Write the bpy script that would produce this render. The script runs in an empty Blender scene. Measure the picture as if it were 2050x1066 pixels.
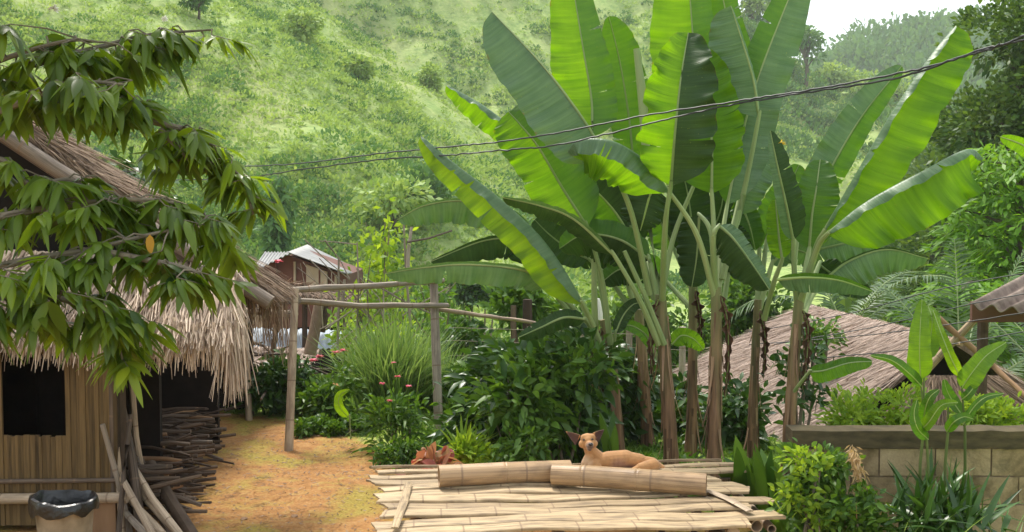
import bpy, math, random
import numpy as np
from mathutils import Vector, Matrix
R = math.radians
random.seed(7)
RNG = np.random.default_rng(11)

# ------------------------------------------------------------------ camera, world, sun, exposure
SC = bpy.context.scene
COL = SC.collection
CAMZ = 2.55
PITCH = math.atan(113 / 2050)
cam_d = bpy.data.cameras.new("camera"); cam_d.lens = 36; cam_d.sensor_width = 36
cam_d.clip_start = .05; cam_d.clip_end = 3000
cam = bpy.data.objects.new("camera", cam_d); COL.objects.link(cam)
cam.location = (0, 0, CAMZ); cam.rotation_euler = (R(90) - PITCH, 0, 0)
SC.camera = cam
W = bpy.data.worlds.new("World"); SC.world = W; W.use_nodes = True
nt = W.node_tree; nt.nodes.clear()
SUN_EL, SUN_AZ = R(58), R(-28)          # azimuth from +Y towards +X
sky = nt.nodes.new('ShaderNodeTexSky'); sky.sky_type = 'NISHITA'; sky.sun_disc = False
sky.sun_elevation = SUN_EL; sky.sun_rotation = SUN_AZ; sky.dust_density = 4; sky.air_density = 1
b1 = nt.nodes.new('ShaderNodeBackground'); b1.inputs[1].default_value = .05
b2 = nt.nodes.new('ShaderNodeBackground'); b2.inputs[0].default_value = (.93, .97, 1, 1); b2.inputs[1].default_value = .50
ad = nt.nodes.new('ShaderNodeAddShader'); wo = nt.nodes.new('ShaderNodeOutputWorld')
nt.links.new(sky.outputs[0], b1.inputs[0]); nt.links.new(b1.outputs[0], ad.inputs[0])
nt.links.new(b2.outputs[0], ad.inputs[1]); nt.links.new(ad.outputs[0], wo.inputs[0])
sd = bpy.data.lights.new("sun", 'SUN'); sd.energy = 2.3; sd.angle = R(12); sd.color = (1, .95, .86)
sun = bpy.data.objects.new("sun", sd); COL.objects.link(sun)
sdir = Vector((math.sin(SUN_AZ) * math.cos(SUN_EL), math.cos(SUN_AZ) * math.cos(SUN_EL), math.sin(SUN_EL)))
sun.rotation_euler = sdir.to_track_quat('Z', 'Y').to_euler()
SC.view_settings.view_transform = 'Standard'; SC.view_settings.look = 'None'
SC.view_settings.exposure = 1.1; SC.view_settings.gamma = 1
SC.cycles.max_bounces = 7; SC.cycles.transparent_max_bounces = 6; SC.cycles.transmission_bounces = 5
SC.cycles.volume_bounces = 1; SC.cycles.use_denoising = True

# ------------------------------------------------------------------ helpers
CP, SP = math.cos(PITCH), math.sin(PITCH)
def ray(x, y):
    dx, dz = (x - 1025) / 2050, (533 - y) / 2050
    return Vector((dx, CP + dz * SP, -SP + dz * CP))
def at(x, y, Y):
    d = ray(x, y); return Vector((0, 0, CAMZ)) + d * (Y / d.y)
def gr(x, y, z=0.0):
    d = ray(x, y); return Vector((0, 0, CAMZ)) + d * ((z - CAMZ) / d.z)
def pxm(px, Y): return px * Y / 2050

def tag(o, label=None, cat=None, group=None, kind=None):
    if label: o['label'] = label
    if cat: o['category'] = cat
    if group: o['group'] = group
    if kind: o['kind'] = kind
    return o
def empty(name, loc=(0, 0, 0)):
    o = bpy.data.objects.new(name, None); o.location = loc; o.empty_display_size = .1
    COL.objects.link(o); return o
def put(o, parent):
    if parent is not None:
        o.parent = parent
        o.matrix_parent_inverse = Matrix.Translation(-Vector(parent_world(parent)))
    return o
def parent_world(p):
    v = Vector(p.location)
    q = p.parent
    return v if q is None or q.type != 'EMPTY' else v
def mesh_grid(name, V, F, mats, parent=None, uv=None, rnd=None, midx=None, smooth=True):
    """V (n,3) array, F (m,4) quad array"""
    me = bpy.data.meshes.new(name)
    V = np.asarray(V, dtype=np.float32); F = np.asarray(F, dtype=np.int32)
    me.vertices.add(len(V)); me.vertices.foreach_set('co', V.ravel())
    me.loops.add(F.size); me.loops.foreach_set('vertex_index', F.ravel())
    me.polygons.add(len(F)); me.polygons.foreach_set('loop_start', np.arange(len(F), dtype=np.int32) * F.shape[1])
    me.polygons.foreach_set('loop_total', np.full(len(F), F.shape[1], dtype=np.int32))
    for m in (mats if isinstance(mats, (list, tuple)) else [mats]): me.materials.append(m)
    if midx is not None: me.polygons.foreach_set('material_index', np.asarray(midx, dtype=np.int32))
    me.polygons.foreach_set('use_smooth', np.full(len(F), smooth))
    if rnd is not None:
        a = me.attributes.new('rnd', 'FLOAT', 'POINT'); a.data.foreach_set('value', np.asarray(rnd, dtype=np.float32))
    if uv is not None:
        l = me.uv_layers.new(name='UVMap'); l.data.foreach_set('uv', np.asarray(uv, dtype=np.float32)[F.ravel()].ravel())
    me.update(); me.validate()
    o = bpy.data.objects.new(name, me); COL.objects.link(o)
    return put(o, parent)

class MB:
    """collects polygons of any size"""
    def __init__(s): s.v, s.f, s.r, s.u = [], [], [], []
    def add(s, V, F, r=None, uv=None):
        n = len(s.v); s.v += [tuple(p) for p in V]; s.f += [tuple(i + n for i in f) for f in F]
        r = random.random() if r is None else r
        s.r += [r] * len(V); s.u += (uv if uv else [(0, 0)] * len(V))
    def box(s, c, size, M=None, r=None):
        c = Vector(c); h = Vector(size) / 2
        P = [Vector((i * h.x, j * h.y, k * h.z)) for i in (-1, 1) for j in (-1, 1) for k in (-1, 1)]
        if M is not None: P = [M @ p for p in P]
        s.add([c + p for p in P], [(0, 1, 3, 2), (4, 6, 7, 5), (0, 4, 5, 1), (2, 3, 7, 6), (0, 2, 6, 4), (1, 5, 7, 3)], r)
    def tube(s, pts, rad, seg=8, r=None, caps=True, flat=1.0):
        pts = [Vector(p) for p in pts]
        if not hasattr(rad, '__len__'): rad = [rad] * len(pts)
        V, F, U = [], [], []
        L = 0
        up = Vector((0, 0, 1))
        for i, p in enumerate(pts):
            t = (pts[min(i + 1, len(pts) - 1)] - pts[max(i - 1, 0)]).normalized()
            if i: L += (p - pts[i - 1]).length
            a = t.cross(up) if abs(t.dot(up)) < .95 else t.cross(Vector((0, 1, 0)))
            a.normalize(); b = a.cross(t).normalized()
            for k in range(seg):
                th = 2 * math.pi * k / seg
                V.append(p + (a * math.cos(th) + b * math.sin(th) * flat) * rad[i]); U.append((L, k / seg))
        for i in range(len(pts) - 1):
            for k in range(seg):
                k2 = (k + 1) % seg
                F.append((i * seg + k, i * seg + k2, (i + 1) * seg + k2, (i + 1) * seg + k))
        if caps:
            F.append(tuple(range(seg))); F.append(tuple((len(pts) - 1) * seg + k for k in reversed(range(seg))))
        s.add(V, F, r, U)
    def build(s, name, mat, parent=None, smooth=True):
        me = bpy.data.meshes.new(name)
        me.from_pydata(s.v, [], s.f)
        for m in (mat if isinstance(mat, (list, tuple)) else [mat]): me.materials.append(m)
        me.polygons.foreach_set('use_smooth', [smooth] * len(me.polygons))
        a = me.attributes.new('rnd', 'FLOAT', 'POINT'); a.data.foreach_set('value', s.r)
        uvl = me.uv_layers.new(name='UVMap')
        vi = np.empty(len(me.loops), dtype=np.int32); me.loops.foreach_get('vertex_index', vi)
        uvl.data.foreach_set('uv', np.asarray(s.u, dtype=np.float32)[vi].ravel())
        me.update()
        o = bpy.data.objects.new(name, me); COL.objects.link(o)
        if smooth:
            try: me.set_sharp_from_angle(angle=R(40))
            except Exception: pass
        return put(o, parent)

def nrm(a): return a / np.maximum(np.linalg.norm(a, axis=-1, keepdims=True), 1e-9)
def ribbons(P, D, N, L, Wd, rows=3, cols=2, prof='leaf', droop=0., fold=0., curl=0., rnd=None):
    """n leaf or straw shaped strips. returns V,F,uv,rnd"""
    n = len(P); P = np.asarray(P, float); D = nrm(np.asarray(D, float)); N = np.asarray(N, float)
    L = np.broadcast_to(L, (n,)).astype(float); Wd = np.broadcast_to(Wd, (n,)).astype(float)
    droop = np.broadcast_to(droop, (n,)).astype(float)
    S = nrm(np.cross(D, N)); N2 = nrm(np.cross(S, D))
    t = np.linspace(0, 1, rows)
    if prof == 'leaf': w = np.maximum(np.sin(np.pi * np.clip(t, .0, 1) ** .8) ** .8, .03)
    elif prof == 'straw': w = np.maximum(1 - .75 * t, .1)
    elif prof == 'blade': w = np.maximum(np.minimum(1, t * 4 + .5) * (1 - t ** 2), .04)
    else: w = np.ones(rows)
    s = np.linspace(-.5, .5, cols)
    V = np.empty((n, rows, cols, 3))
    G = np.array([0, 0, -1.])
    for i in range(rows):
        c = P + D * (L * t[i])[:, None] + G * (droop * L * t[i] ** 2)[:, None] + N2 * (curl * L * t[i] ** 2)[:, None]
        for j in range(cols):
            V[:, i, j] = c + S * (Wd * w[i] * s[j])[:, None] + N2 * (Wd * fold * w[i] * abs(s[j]))[:, None]
    base = (np.arange(n) * rows * cols)[:, None, None]
    i, j = np.meshgrid(np.arange(rows - 1), np.arange(cols - 1), indexing='ij')
    q = np.stack([i * cols + j, i * cols + j + 1, (i + 1) * cols + j + 1, (i + 1) * cols + j], -1).reshape(1, -1, 4)
    F = (base + q).reshape(-1, 4)
    if rnd is None: rnd = RNG.random(n)
    rr = np.repeat(rnd, rows * cols)
    uv = np.tile(np.stack(np.meshgrid(t, np.linspace(0, 1, cols), indexing='ij'), -1).reshape(-1, 2), (n, 1))
    return V.reshape(-1, 3), F, uv, rr
def cat(parts):
    Vs, Fs, Us, Rs, k = [], [], [], [], 0
    for V, F, U, r in parts:
        Vs.append(V); Fs.append(F + k); Us.append(U); Rs.append(r); k += len(V)
    return np.concatenate(Vs), np.concatenate(Fs), np.concatenate(Us), np.concatenate(Rs)
def rib_obj(name, parts, mat, parent=None, smooth=True):
    V, F, U, r = cat(parts if isinstance(parts, list) else [parts])
    return mesh_grid(name, V, F, mat, parent, U, r, smooth=smooth)
def rdir(n, zb=0., zs=1.):
    v = RNG.normal(size=(n, 3)); v[:, 2] = v[:, 2] * zs + zb; return nrm(v)

_lat = RNG.random((256, 256))
def vnoise(x, y):
    xi = np.floor(x).astype(int); yi = np.floor(y).astype(int); fx = x - xi; fy = y - yi
    fx = fx * fx * (3 - 2 * fx); fy = fy * fy * (3 - 2 * fy)
    a = _lat[xi & 255, yi & 255]; b = _lat[(xi + 1) & 255, yi & 255]
    c = _lat[xi & 255, (yi + 1) & 255]; d = _lat[(xi + 1) & 255, (yi + 1) & 255]
    return (a * (1 - fx) + b * fx) * (1 - fy) + (c * (1 - fx) + d * fx) * fy
def fbm(x, y, o=4):
    s = 0; a = .5
    for k in range(o): s = s + a * (vnoise(x * 2 ** k + 17 * k, y * 2 ** k + 31 * k) - .5); a *= .5
    return s
def sstep(a, b, x):
    u = np.clip((x - a) / (b - a), 0, 1); return u * u * (3 - 2 * u)

# ------------------------------------------------------------------ materials
def newmat(name):
    m = bpy.data.materials.new(name); m.use_nodes = True; n = m.node_tree; n.nodes.clear()
    o = n.nodes.new('ShaderNodeOutputMaterial'); return m, n, o
def node(n, t, **k):
    d = n.nodes.new(t)
    for a, b in k.items():
        if a in d.inputs.keys() if hasattr(d.inputs, 'keys') else False: d.inputs[a].default_value = b
        else: setattr(d, a, b)
    return d
def ramp(n, stops, fac=None):
    r = n.nodes.new('ShaderNodeValToRGB')
    while len(r.color_ramp.elements) < len(stops): r.color_ramp.elements.new(.5)
    for e, (p, c) in zip(r.color_ramp.elements, stops): e.position = p; e.color = (*c, 1)
    if fac is not None: n.links.new(fac, r.inputs[0])
    return r
def noise(n, scale, detail=4, vec=None, dist=0., rough=.55):
    t = n.nodes.new('ShaderNodeTexNoise'); t.inputs['Scale'].default_value = scale
    t.inputs['Detail'].default_value = detail; t.inputs['Distortion'].default_value = dist; t.inputs['Roughness'].default_value = rough
    if vec is not None: n.links.new(vec, t.inputs['Vector'])
    return t
def mapping(n, src, scale):
    m = n.nodes.new('ShaderNodeMapping'); m.inputs['Scale'].default_value = scale; n.links.new(src, m.inputs[0]); return m
def mathn(n, op, a, b=None):
    m = n.nodes.new('ShaderNodeMath'); m.operation = op
    for i, v in enumerate((a, b)):
        if v is None: continue
        if isinstance(v, (int, float)): m.inputs[i].default_value = v
        else: n.links.new(v, m.inputs[i])
    return m.outputs[0]
def mixc(n, fac, a, b, mode='MIX'):
    m = n.nodes.new('ShaderNodeMix'); m.data_type = 'RGBA'; m.blend_type = mode
    for i, v in ((0, fac), (6, a), (7, b)):
        if isinstance(v, (int, float)): m.inputs[i].default_value = v
        elif isinstance(v, tuple): m.inputs[i].default_value = (*v, 1)
        else: n.links.new(v, m.inputs[i])
    return m.outputs[2]
def bump(n, h, st=.3, dist=.01):
    b = n.nodes.new('ShaderNodeBump'); b.inputs['Strength'].default_value = st; b.inputs['Distance'].default_value = dist
    n.links.new(h, b.inputs['Height']); return b.outputs[0]

def leaf_mat(name, c0, c1, trans=.35, tcol=None, rough=.45, spec=.4, nscale=6., var=.35):
    m, n, o = newmat(name)
    at_ = n.nodes.new('ShaderNodeAttribute'); at_.attribute_name = 'rnd'
    tc = n.nodes.new('ShaderNodeTexCoord')
    no = noise(n, nscale, 3, tc.outputs['Object'])
    f = mathn(n, 'ADD', mathn(n, 'MULTIPLY', at_.outputs['Fac'], 1 - var), mathn(n, 'MULTIPLY', no.outputs[0], var))
    col = ramp(n, [(.1, c0), (.85, c1)], f).outputs[0]
    p = n.nodes.new('ShaderNodeBsdfPrincipled'); n.links.new(col, p.inputs['Base Color'])
    p.inputs['Roughness'].default_value = rough; p.inputs['Specular IOR Level'].default_value = spec
    tr = n.nodes.new('ShaderNodeBsdfTranslucent')
    tcol = tcol or (1.5, 1.35, .55)
    tm = mixc(n, 1.0, col, tcol, 'MULTIPLY'); n.links.new(tm, tr.inputs[0])
    mx = n.nodes.new('ShaderNodeMixShader'); mx.inputs[0].default_value = trans
    n.links.new(p.outputs[0], mx.inputs[1]); n.links.new(tr.outputs[0], mx.inputs[2]); n.links.new(mx.outputs[0], o.inputs[0])
    return m

def banana_mat(name, c0, c1, trans, tcol, rough=.38, spec=.5):
    """veins run from the midrib to the edge: u along the leaf, v across"""
    m, n, o = newmat(name)
    uv = n.nodes.new('ShaderNodeUVMap')
    mp = mapping(n, uv.outputs[0], (46, 1.2, 1)); v1 = noise(n, 1.0, 3, mp.outputs[0])
    mp2 = mapping(n, uv.outputs[0], (4, 3, 1)); v2 = noise(n, 1.0, 4, mp2.outputs[0])
    mp3 = mapping(n, uv.outputs[0], (190, 1, 1)); v3 = noise(n, 1.0, 2, mp3.outputs[0])
    mp4 = mapping(n, uv.outputs[0], (60, 22, 1)); sp = noise(n, 1.0, 2, mp4.outputs[0])
    f = mathn(n, 'ADD', mathn(n, 'MULTIPLY', v1.outputs[0], .62), mathn(n, 'MULTIPLY', v2.outputs[0], .38))
    col = ramp(n, [(.34, c0), (.64, c1)], f).outputs[0]
    spots = ramp(n, [(.69, (0, 0, 0)), (.73, (1, 1, 1))], sp.outputs[0]).outputs[0]
    col = mixc(n, mathn(n, 'MULTIPLY', spots, .45), col, (.22, .25, .05))
    sx = n.nodes.new('ShaderNodeSeparateXYZ'); n.links.new(uv.outputs[0], sx.inputs[0])
    ed = mathn(n, 'ABSOLUTE', mathn(n, 'SUBTRACT', sx.outputs[1], .5))
    mp5 = mapping(n, uv.outputs[0], (22, 3, 1)); en = noise(n, 1.0, 4, mp5.outputs[0])
    ef = mathn(n, 'ADD', ed, mathn(n, 'MULTIPLY', mathn(n, 'SUBTRACT', en.outputs[0], .5), .22))
    ef = mathn(n, 'ADD', ef, mathn(n, 'MULTIPLY', mathn(n, 'POWER', sx.outputs[0], 14.0), .06))
    er = ramp(n, [(.505, (0, 0, 0)), (.53, (1, 1, 1))], ef).outputs[0]
    col = mixc(n, mathn(n, 'MULTIPLY', er, .8), col, (.16, .10, .03))
    p = n.nodes.new('ShaderNodeBsdfPrincipled'); n.links.new(col, p.inputs['Base Color'])
    p.inputs['Roughness'].default_value = rough; p.inputs['Specular IOR Level'].default_value = spec
    h = mathn(n, 'ADD', mathn(n, 'MULTIPLY', v1.outputs[0], 1.), mathn(n, 'MULTIPLY', v3.outputs[0], .5))
    nb = bump(n, h, .55, .012); n.links.new(nb, p.inputs['Normal'])
    tr = n.nodes.new('ShaderNodeBsdfTranslucent'); n.links.new(mixc(n, 1.0, col, tcol, 'MULTIPLY'), tr.inputs[0])
    n.links.new(nb, tr.inputs['Normal'])
    mx = n.nodes.new('ShaderNodeMixShader'); mx.inputs[0].default_value = trans
    n.links.new(p.outputs[0], mx.inputs[1]); n.links.new(tr.outputs[0], mx.inputs[2]); n.links.new(mx.outputs[0], o.inputs[0])
    return m

def solid_mat(name, c0, c1, nscale=8, stretch=(1, 1, 1), rough=.75, bmp=.4, bdist=.01, use_rnd=.5, coord='Object', detail=5, spec=.3, extra=None):
    m, n, o = newmat(name)
    tc = n.nodes.new('ShaderNodeTexCoord'); at_ = n.nodes.new('ShaderNodeAttribute'); at_.attribute_name = 'rnd'
    mp = mapping(n, tc.outputs[coord], stretch); no = noise(n, nscale, detail, mp.outputs[0])
    f = mathn(n, 'ADD', mathn(n, 'MULTIPLY', no.outputs[0], 1 - use_rnd), mathn(n, 'MULTIPLY', at_.outputs['Fac'], use_rnd))
    col = ramp(n, [(.25, c0), (.75, c1)], f).outputs[0]
    if extra: col = extra(n, tc, col)
    p = n.nodes.new('ShaderNodeBsdfPrincipled'); n.links.new(col, p.inputs['Base Color'])
    p.inputs['Roughness'].default_value = rough; p.inputs['Specular IOR Level'].default_value = spec
    n.links.new(bump(n, no.outputs[0], bmp, bdist), p.inputs['Normal']); n.links.new(p.outputs[0], o.inputs[0])
    return m

def bamboo_mat(name, c0, c1, stain=(.12, .08, .05), stain_amt=.5, node_gap=.42, rough=.5):
    """u = metres along the culm, v = round it"""
    m, n, o = newmat(name)
    uv = n.nodes.new('ShaderNodeUVMap'); at_ = n.nodes.new('ShaderNodeAttribute'); at_.attribute_name = 'rnd'
    sx = n.nodes.new('ShaderNodeSeparateXYZ'); n.links.new(uv.outputs[0], sx.inputs[0])
    cb = n.nodes.new('ShaderNodeCombineXYZ')
    n.links.new(mathn(n, 'MULTIPLY', sx.outputs[0], 1.2), cb.inputs[0]); n.links.new(mathn(n, 'MULTIPLY', sx.outputs[1], 24), cb.inputs[1])
    n.links.new(mathn(n, 'MULTIPLY', at_.outputs['Fac'], 57), cb.inputs[2])
    g = noise(n, 1.6, 5, cb.outputs[0])
    cb2 = n.nodes.new('ShaderNodeCombineXYZ')
    n.links.new(mathn(n, 'MULTIPLY', sx.outputs[0], 3), cb2.inputs[0]); n.links.new(mathn(n, 'MULTIPLY', sx.outputs[1], 3), cb2.inputs[1])
    n.links.new(mathn(n, 'MULTIPLY', at_.outputs['Fac'], 31), cb2.inputs[2])
    bl = noise(n, 1.6, 5, cb2.outputs[0])
    f = mathn(n, 'ADD', mathn(n, 'MULTIPLY', g.outputs[0], .85), mathn(n, 'MULTIPLY', at_.outputs['Fac'], .18))
    col = ramp(n, [(.34, c0), (.6, c1)], f).outputs[0]
    st = ramp(n, [(.46, (0, 0, 0)), (.66, (1, 1, 1))], bl.outputs[0]).outputs[0]
    col = mixc(n, mathn(n, 'MULTIPLY', st, stain_amt), col, stain)
    ph = mathn(n, 'FRACT', mathn(n, 'ADD', mathn(n, 'DIVIDE', sx.outputs[0], node_gap), mathn(n, 'MULTIPLY', at_.outputs['Fac'], 7.3)))
    ring = mathn(n, 'LESS_THAN', mathn(n, 'ABSOLUTE', mathn(n, 'SUBTRACT', ph, .5)), .016)
    col = mixc(n, mathn(n, 'MULTIPLY', ring, .7), col, (.2, .13, .08))
    p = n.nodes.new('ShaderNodeBsdfPrincipled'); n.links.new(col, p.inputs['Base Color'])
    p.inputs['Roughness'].default_value = rough; p.inputs['Specular IOR Level'].default_value = .35
    h = mathn(n, 'SUBTRACT', g.outputs[0], mathn(n, 'MULTIPLY', ring, .8))
    n.links.new(bump(n, h, .5, .006), p.inputs['Normal']); n.links.new(p.outputs[0], o.inputs[0])
    return m

M = {}
M['b_bright'] = banana_mat('banana_leaf_backlit', (.07, .19, .008), (.145, .30, .014), .6, (1.8, 1.6, .35), .4, .35)  # backlit look of the underside put into a brighter colour
M['b_yellow'] = banana_mat('banana_leaf_yellow', (.12, .25, .012), (.19, .33, .018), .6, (1.6, 1.4, .35), .4, .3)
M['b_mid'] = banana_mat('banana_leaf_mid', (.045, .13, .012), (.08, .19, .018), .42, (1.6, 1.5, .4), .38, .45)
M['b_grey'] = banana_mat('banana_leaf_sky_sheen', (.05, .12, .04), (.11, .20, .085), .2, (1.4, 1.5, .6), .42, .6)  # sky sheen on the upper side put into a greyer colour
M['b_dark'] = banana_mat('banana_leaf_shaded', (.016, .045, .010), (.04, .085, .02), .15, (1.3, 1.4, .5), .5, .25)  # copy of the leaf with shade put into the colour
M['stalk'] = solid_mat('banana_stalk', (.16, .24, .08), (.34, .40, .18), 4, (1, 1, .15), .45, .2, .004, .2)
M['midrib'] = solid_mat('banana_midrib', (.22, .33, .08), (.36, .44, .16), 4, (1, 1, 1), .4, .1, .002, .1)
def stem_extra(n, tc, col):
    sx = n.nodes.new('ShaderNodeSeparateXYZ'); n.links.new(tc.outputs['Object'], sx.inputs[0])
    no = noise(n, 3, 4, mapping(n, tc.outputs['Object'], (3, 3, .6)).outputs[0])
    z = mathn(n, 'ADD', sx.outputs[2], mathn(n, 'MULTIPLY', mathn(n, 'SUBTRACT', no.outputs[0], .5), 1.6))
    f = ramp(n, [(0, (0, 0, 0)), (1, (1, 1, 1))], mathn(n, 'MULTIPLY', mathn(n, 'SUBTRACT', z, .75), .75)).outputs[0]
    return mixc(n, f, col, (.17, .21, .08))
M['pstem'] = solid_mat('banana_stem_sheath', (.012, .006, .004), (.42, .24, .13), 11, (2.6, 2.6, .16), .6, .7, .02, .15, extra=stem_extra)
M['drysheath'] = solid_mat('dry_banana_sheath', (.10, .055, .03), (.34, .22, .13), 14, (2, 2, .3), .8, .5, .01, .6)
M['bamboo'] = bamboo_mat('bamboo_weathered', (.30, .215, .14), (.52, .40, .28))
M['slat'] = bamboo_mat('bamboo_flattened', (.19, .13, .07), (.54, .40, .235), (.10, .07, .045), .65, .36, .6)
M['culm'] = bamboo_mat('bamboo_culm', (.22, .135, .07), (.42, .275, .15), (.10, .065, .04), .55, .47, .42)
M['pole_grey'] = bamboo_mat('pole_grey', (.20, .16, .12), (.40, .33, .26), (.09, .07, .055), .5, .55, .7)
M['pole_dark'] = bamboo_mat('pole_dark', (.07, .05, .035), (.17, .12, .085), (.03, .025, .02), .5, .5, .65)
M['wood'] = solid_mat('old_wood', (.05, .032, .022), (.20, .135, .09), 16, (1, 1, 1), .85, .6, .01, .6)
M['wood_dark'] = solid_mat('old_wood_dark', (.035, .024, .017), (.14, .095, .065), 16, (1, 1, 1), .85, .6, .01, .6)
M['wallboard'] = solid_mat('bamboo_wall', (.045, .028, .010), (.19, .12, .048), 10, (6, 6, .35), .75, .6, .008, .35)
M['thatch'] = leaf_mat('thatch_palm', (.26, .185, .135), (.72, .58, .45), .12, (1.2, 1.1, .9), .8, .2, 3., .25)
M['thatch_brown'] = leaf_mat('thatch_brown', (.12, .082, .058), (.38, .275, .195), .1, (1.2, 1.1, .9), .85, .2, 3., .3)
M['thatch_right'] = leaf_mat('thatch_grass', (.22, .165, .135), (.60, .475, .395), .1, (1.2, 1.1, .9), .85, .2, 1.2, .45)
M['thatch_base'] = solid_mat('thatch_underlay', (.10, .065, .045), (.30, .21, .155), 20, (1, 1, 1), .9, .8, .02, 0)
M['dark'] = solid_mat('shade_boards', (.006, .004, .003), (.018, .012, .009), 6, (1, 1, 1), .9, .3, .01, 0)  # near-black so recesses read dark: shade is put into the colour
M['rust'] = solid_mat('brown_boards', (.10, .045, .035), (.17, .08, .06), 3, (1, 1, 1), .8, .3, .01, .3)
M['tin'] = solid_mat('tin_sheet', (.18, .18, .175), (.34, .34, .325), 2, (1, 1, 1), .5, .1, .01, .1, spec=.5)
M['tinblue'] = solid_mat('tin_sheet_bluish', (.30, .36, .42), (.5, .57, .62), 2, (1, 1, 1), .5, .1, .01, .1, spec=.5)
M['fibre'] = solid_mat('corrugated_fibre', (.11, .08, .065), (.32, .25, .20), 9, (1, 1, 1), .9, .6, .01, 0, detail=8)
M['beige'] = solid_mat('pale_boards', (.34, .28, .2), (.5, .43, .33), 3, (1, 1, 1), .8, .3, .01, .3)
M['cable'] = solid_mat('cable_rubber', (.02, .022, .025), (.05, .055, .06), 30, (1, 1, 1), .5, .2, .002, 0)
M['grass'] = leaf_mat('grass_blades', (.07, .15, .02), (.20, .32, .06), .35, None, .5, .3)
M['lemon'] = leaf_mat('lemongrass', (.09, .19, .045), (.26, .36, .13), .35, (1.4, 1.35, .7), .45, .4)
M['shrubdark'] = leaf_mat('shrub_dark', (.015, .05, .01), (.06, .14, .02), .25, None, .35, .5)
M['shrub'] = leaf_mat('shrub_green', (.035, .10, .012), (.13, .25, .03), .35, None, .45, .4)
M['shrublight'] = leaf_mat('shrub_light', (.12, .24, .02), (.32, .46, .05), .45, None, .5, .3)
M['treeleaf'] = leaf_mat('drooping_leaf', (.016, .055, .010), (.20, .31, .022), .5, (1.8, 1.6, .4), .38, .5, 1.5, .3)
M['oldleaf'] = leaf_mat('old_leaf', (.45, .22, .02), (.6, .32, .03), .3, None, .5, .3)
M['hillbush'] = leaf_mat('hill_bush', (.15, .27, .07), (.42, .54, .18), .3, (1.4, 1.3, .6), .6, .2, .05, .5)
M['hillbushdark'] = leaf_mat('hill_bush_dark', (.055, .14, .045), (.15, .28, .085), .25, None, .6, .2, .05, .4)
M['fern'] = leaf_mat('palm_leaflet', (.025, .06, .018), (.12, .20, .08), .25, None, .45, .3)
M['feather'] = leaf_mat('feathery_leaf', (.07, .19, .015), (.19, .36, .03), .4, None, .5, .3)
M['darktree'] = leaf_mat('dark_tree', (.02, .065, .015), (.14, .23, .05), .3, None, .5, .3)
M['red'] = leaf_mat('red_leaf', (.30, .05, .05), (.40, .30, .14), .35, (1.4, .9, .7), .45, .4)
M['pink'] = leaf_mat('pink_petal', (.6, .08, .12), (.75, .2, .28), .35, (1.3, .9, .9), .5, .3)
M['yellowpetal'] = leaf_mat('yellow_petal', (.7, .5, .02), (.85, .7, .05), .3, (1, 1, .8), .5, .3)
M['whitepetal'] = leaf_mat('white_petal', (.7, .68, .6), (.85, .84, .78), .3, (1, 1, 1), .5, .3)
M['drygrass'] = leaf_mat('dry_seed', (.36, .24, .13), (.62, .46, .28), .25, None, .7, .2)
M['twig'] = solid_mat('twig_bark', (.13, .10, .075), (.33, .27, .2), 20, (1, 1, 1), .85, .4, .004, .6)
M['bark'] = solid_mat('bark', (.05, .04, .03), (.17, .135, .1), 12, (1, 1, .3), .9, .7, .015, .3)
M['branch'] = solid_mat('branch_bark', (.10, .085, .06), (.22, .18, .13), 12, (1, 1, 1), .8, .5, .005, .3)
M['pail'] = solid_mat('pail_plastic', (.13, .10, .06), (.40, .33, .235), 7, (1, 1, 1), .55, .15, .004, 0, spec=.4)
M['bag'] = solid_mat('bin_bag', (.004, .004, .005), (.012, .012, .013), 12, (1, 1, 1), .28, .7, .02, 0, spec=.6)
M['cloth'] = solid_mat('hung_cloth', (.22, .17, .14), (.38, .31, .27), 5, (1, 1, 1), .9, .3, .01, 0)
M['enamel'] = solid_mat('basin_plastic', (.42, .47, .45), (.6, .64, .62), 5, (1, 1, 1), .4, .1, .01, 0, spec=.5)
M['plank'] = solid_mat('plank', (.22, .12, .06), (.40, .24, .13), 8, (1, 1, .2), .7, .4, .01, .2)

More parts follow.
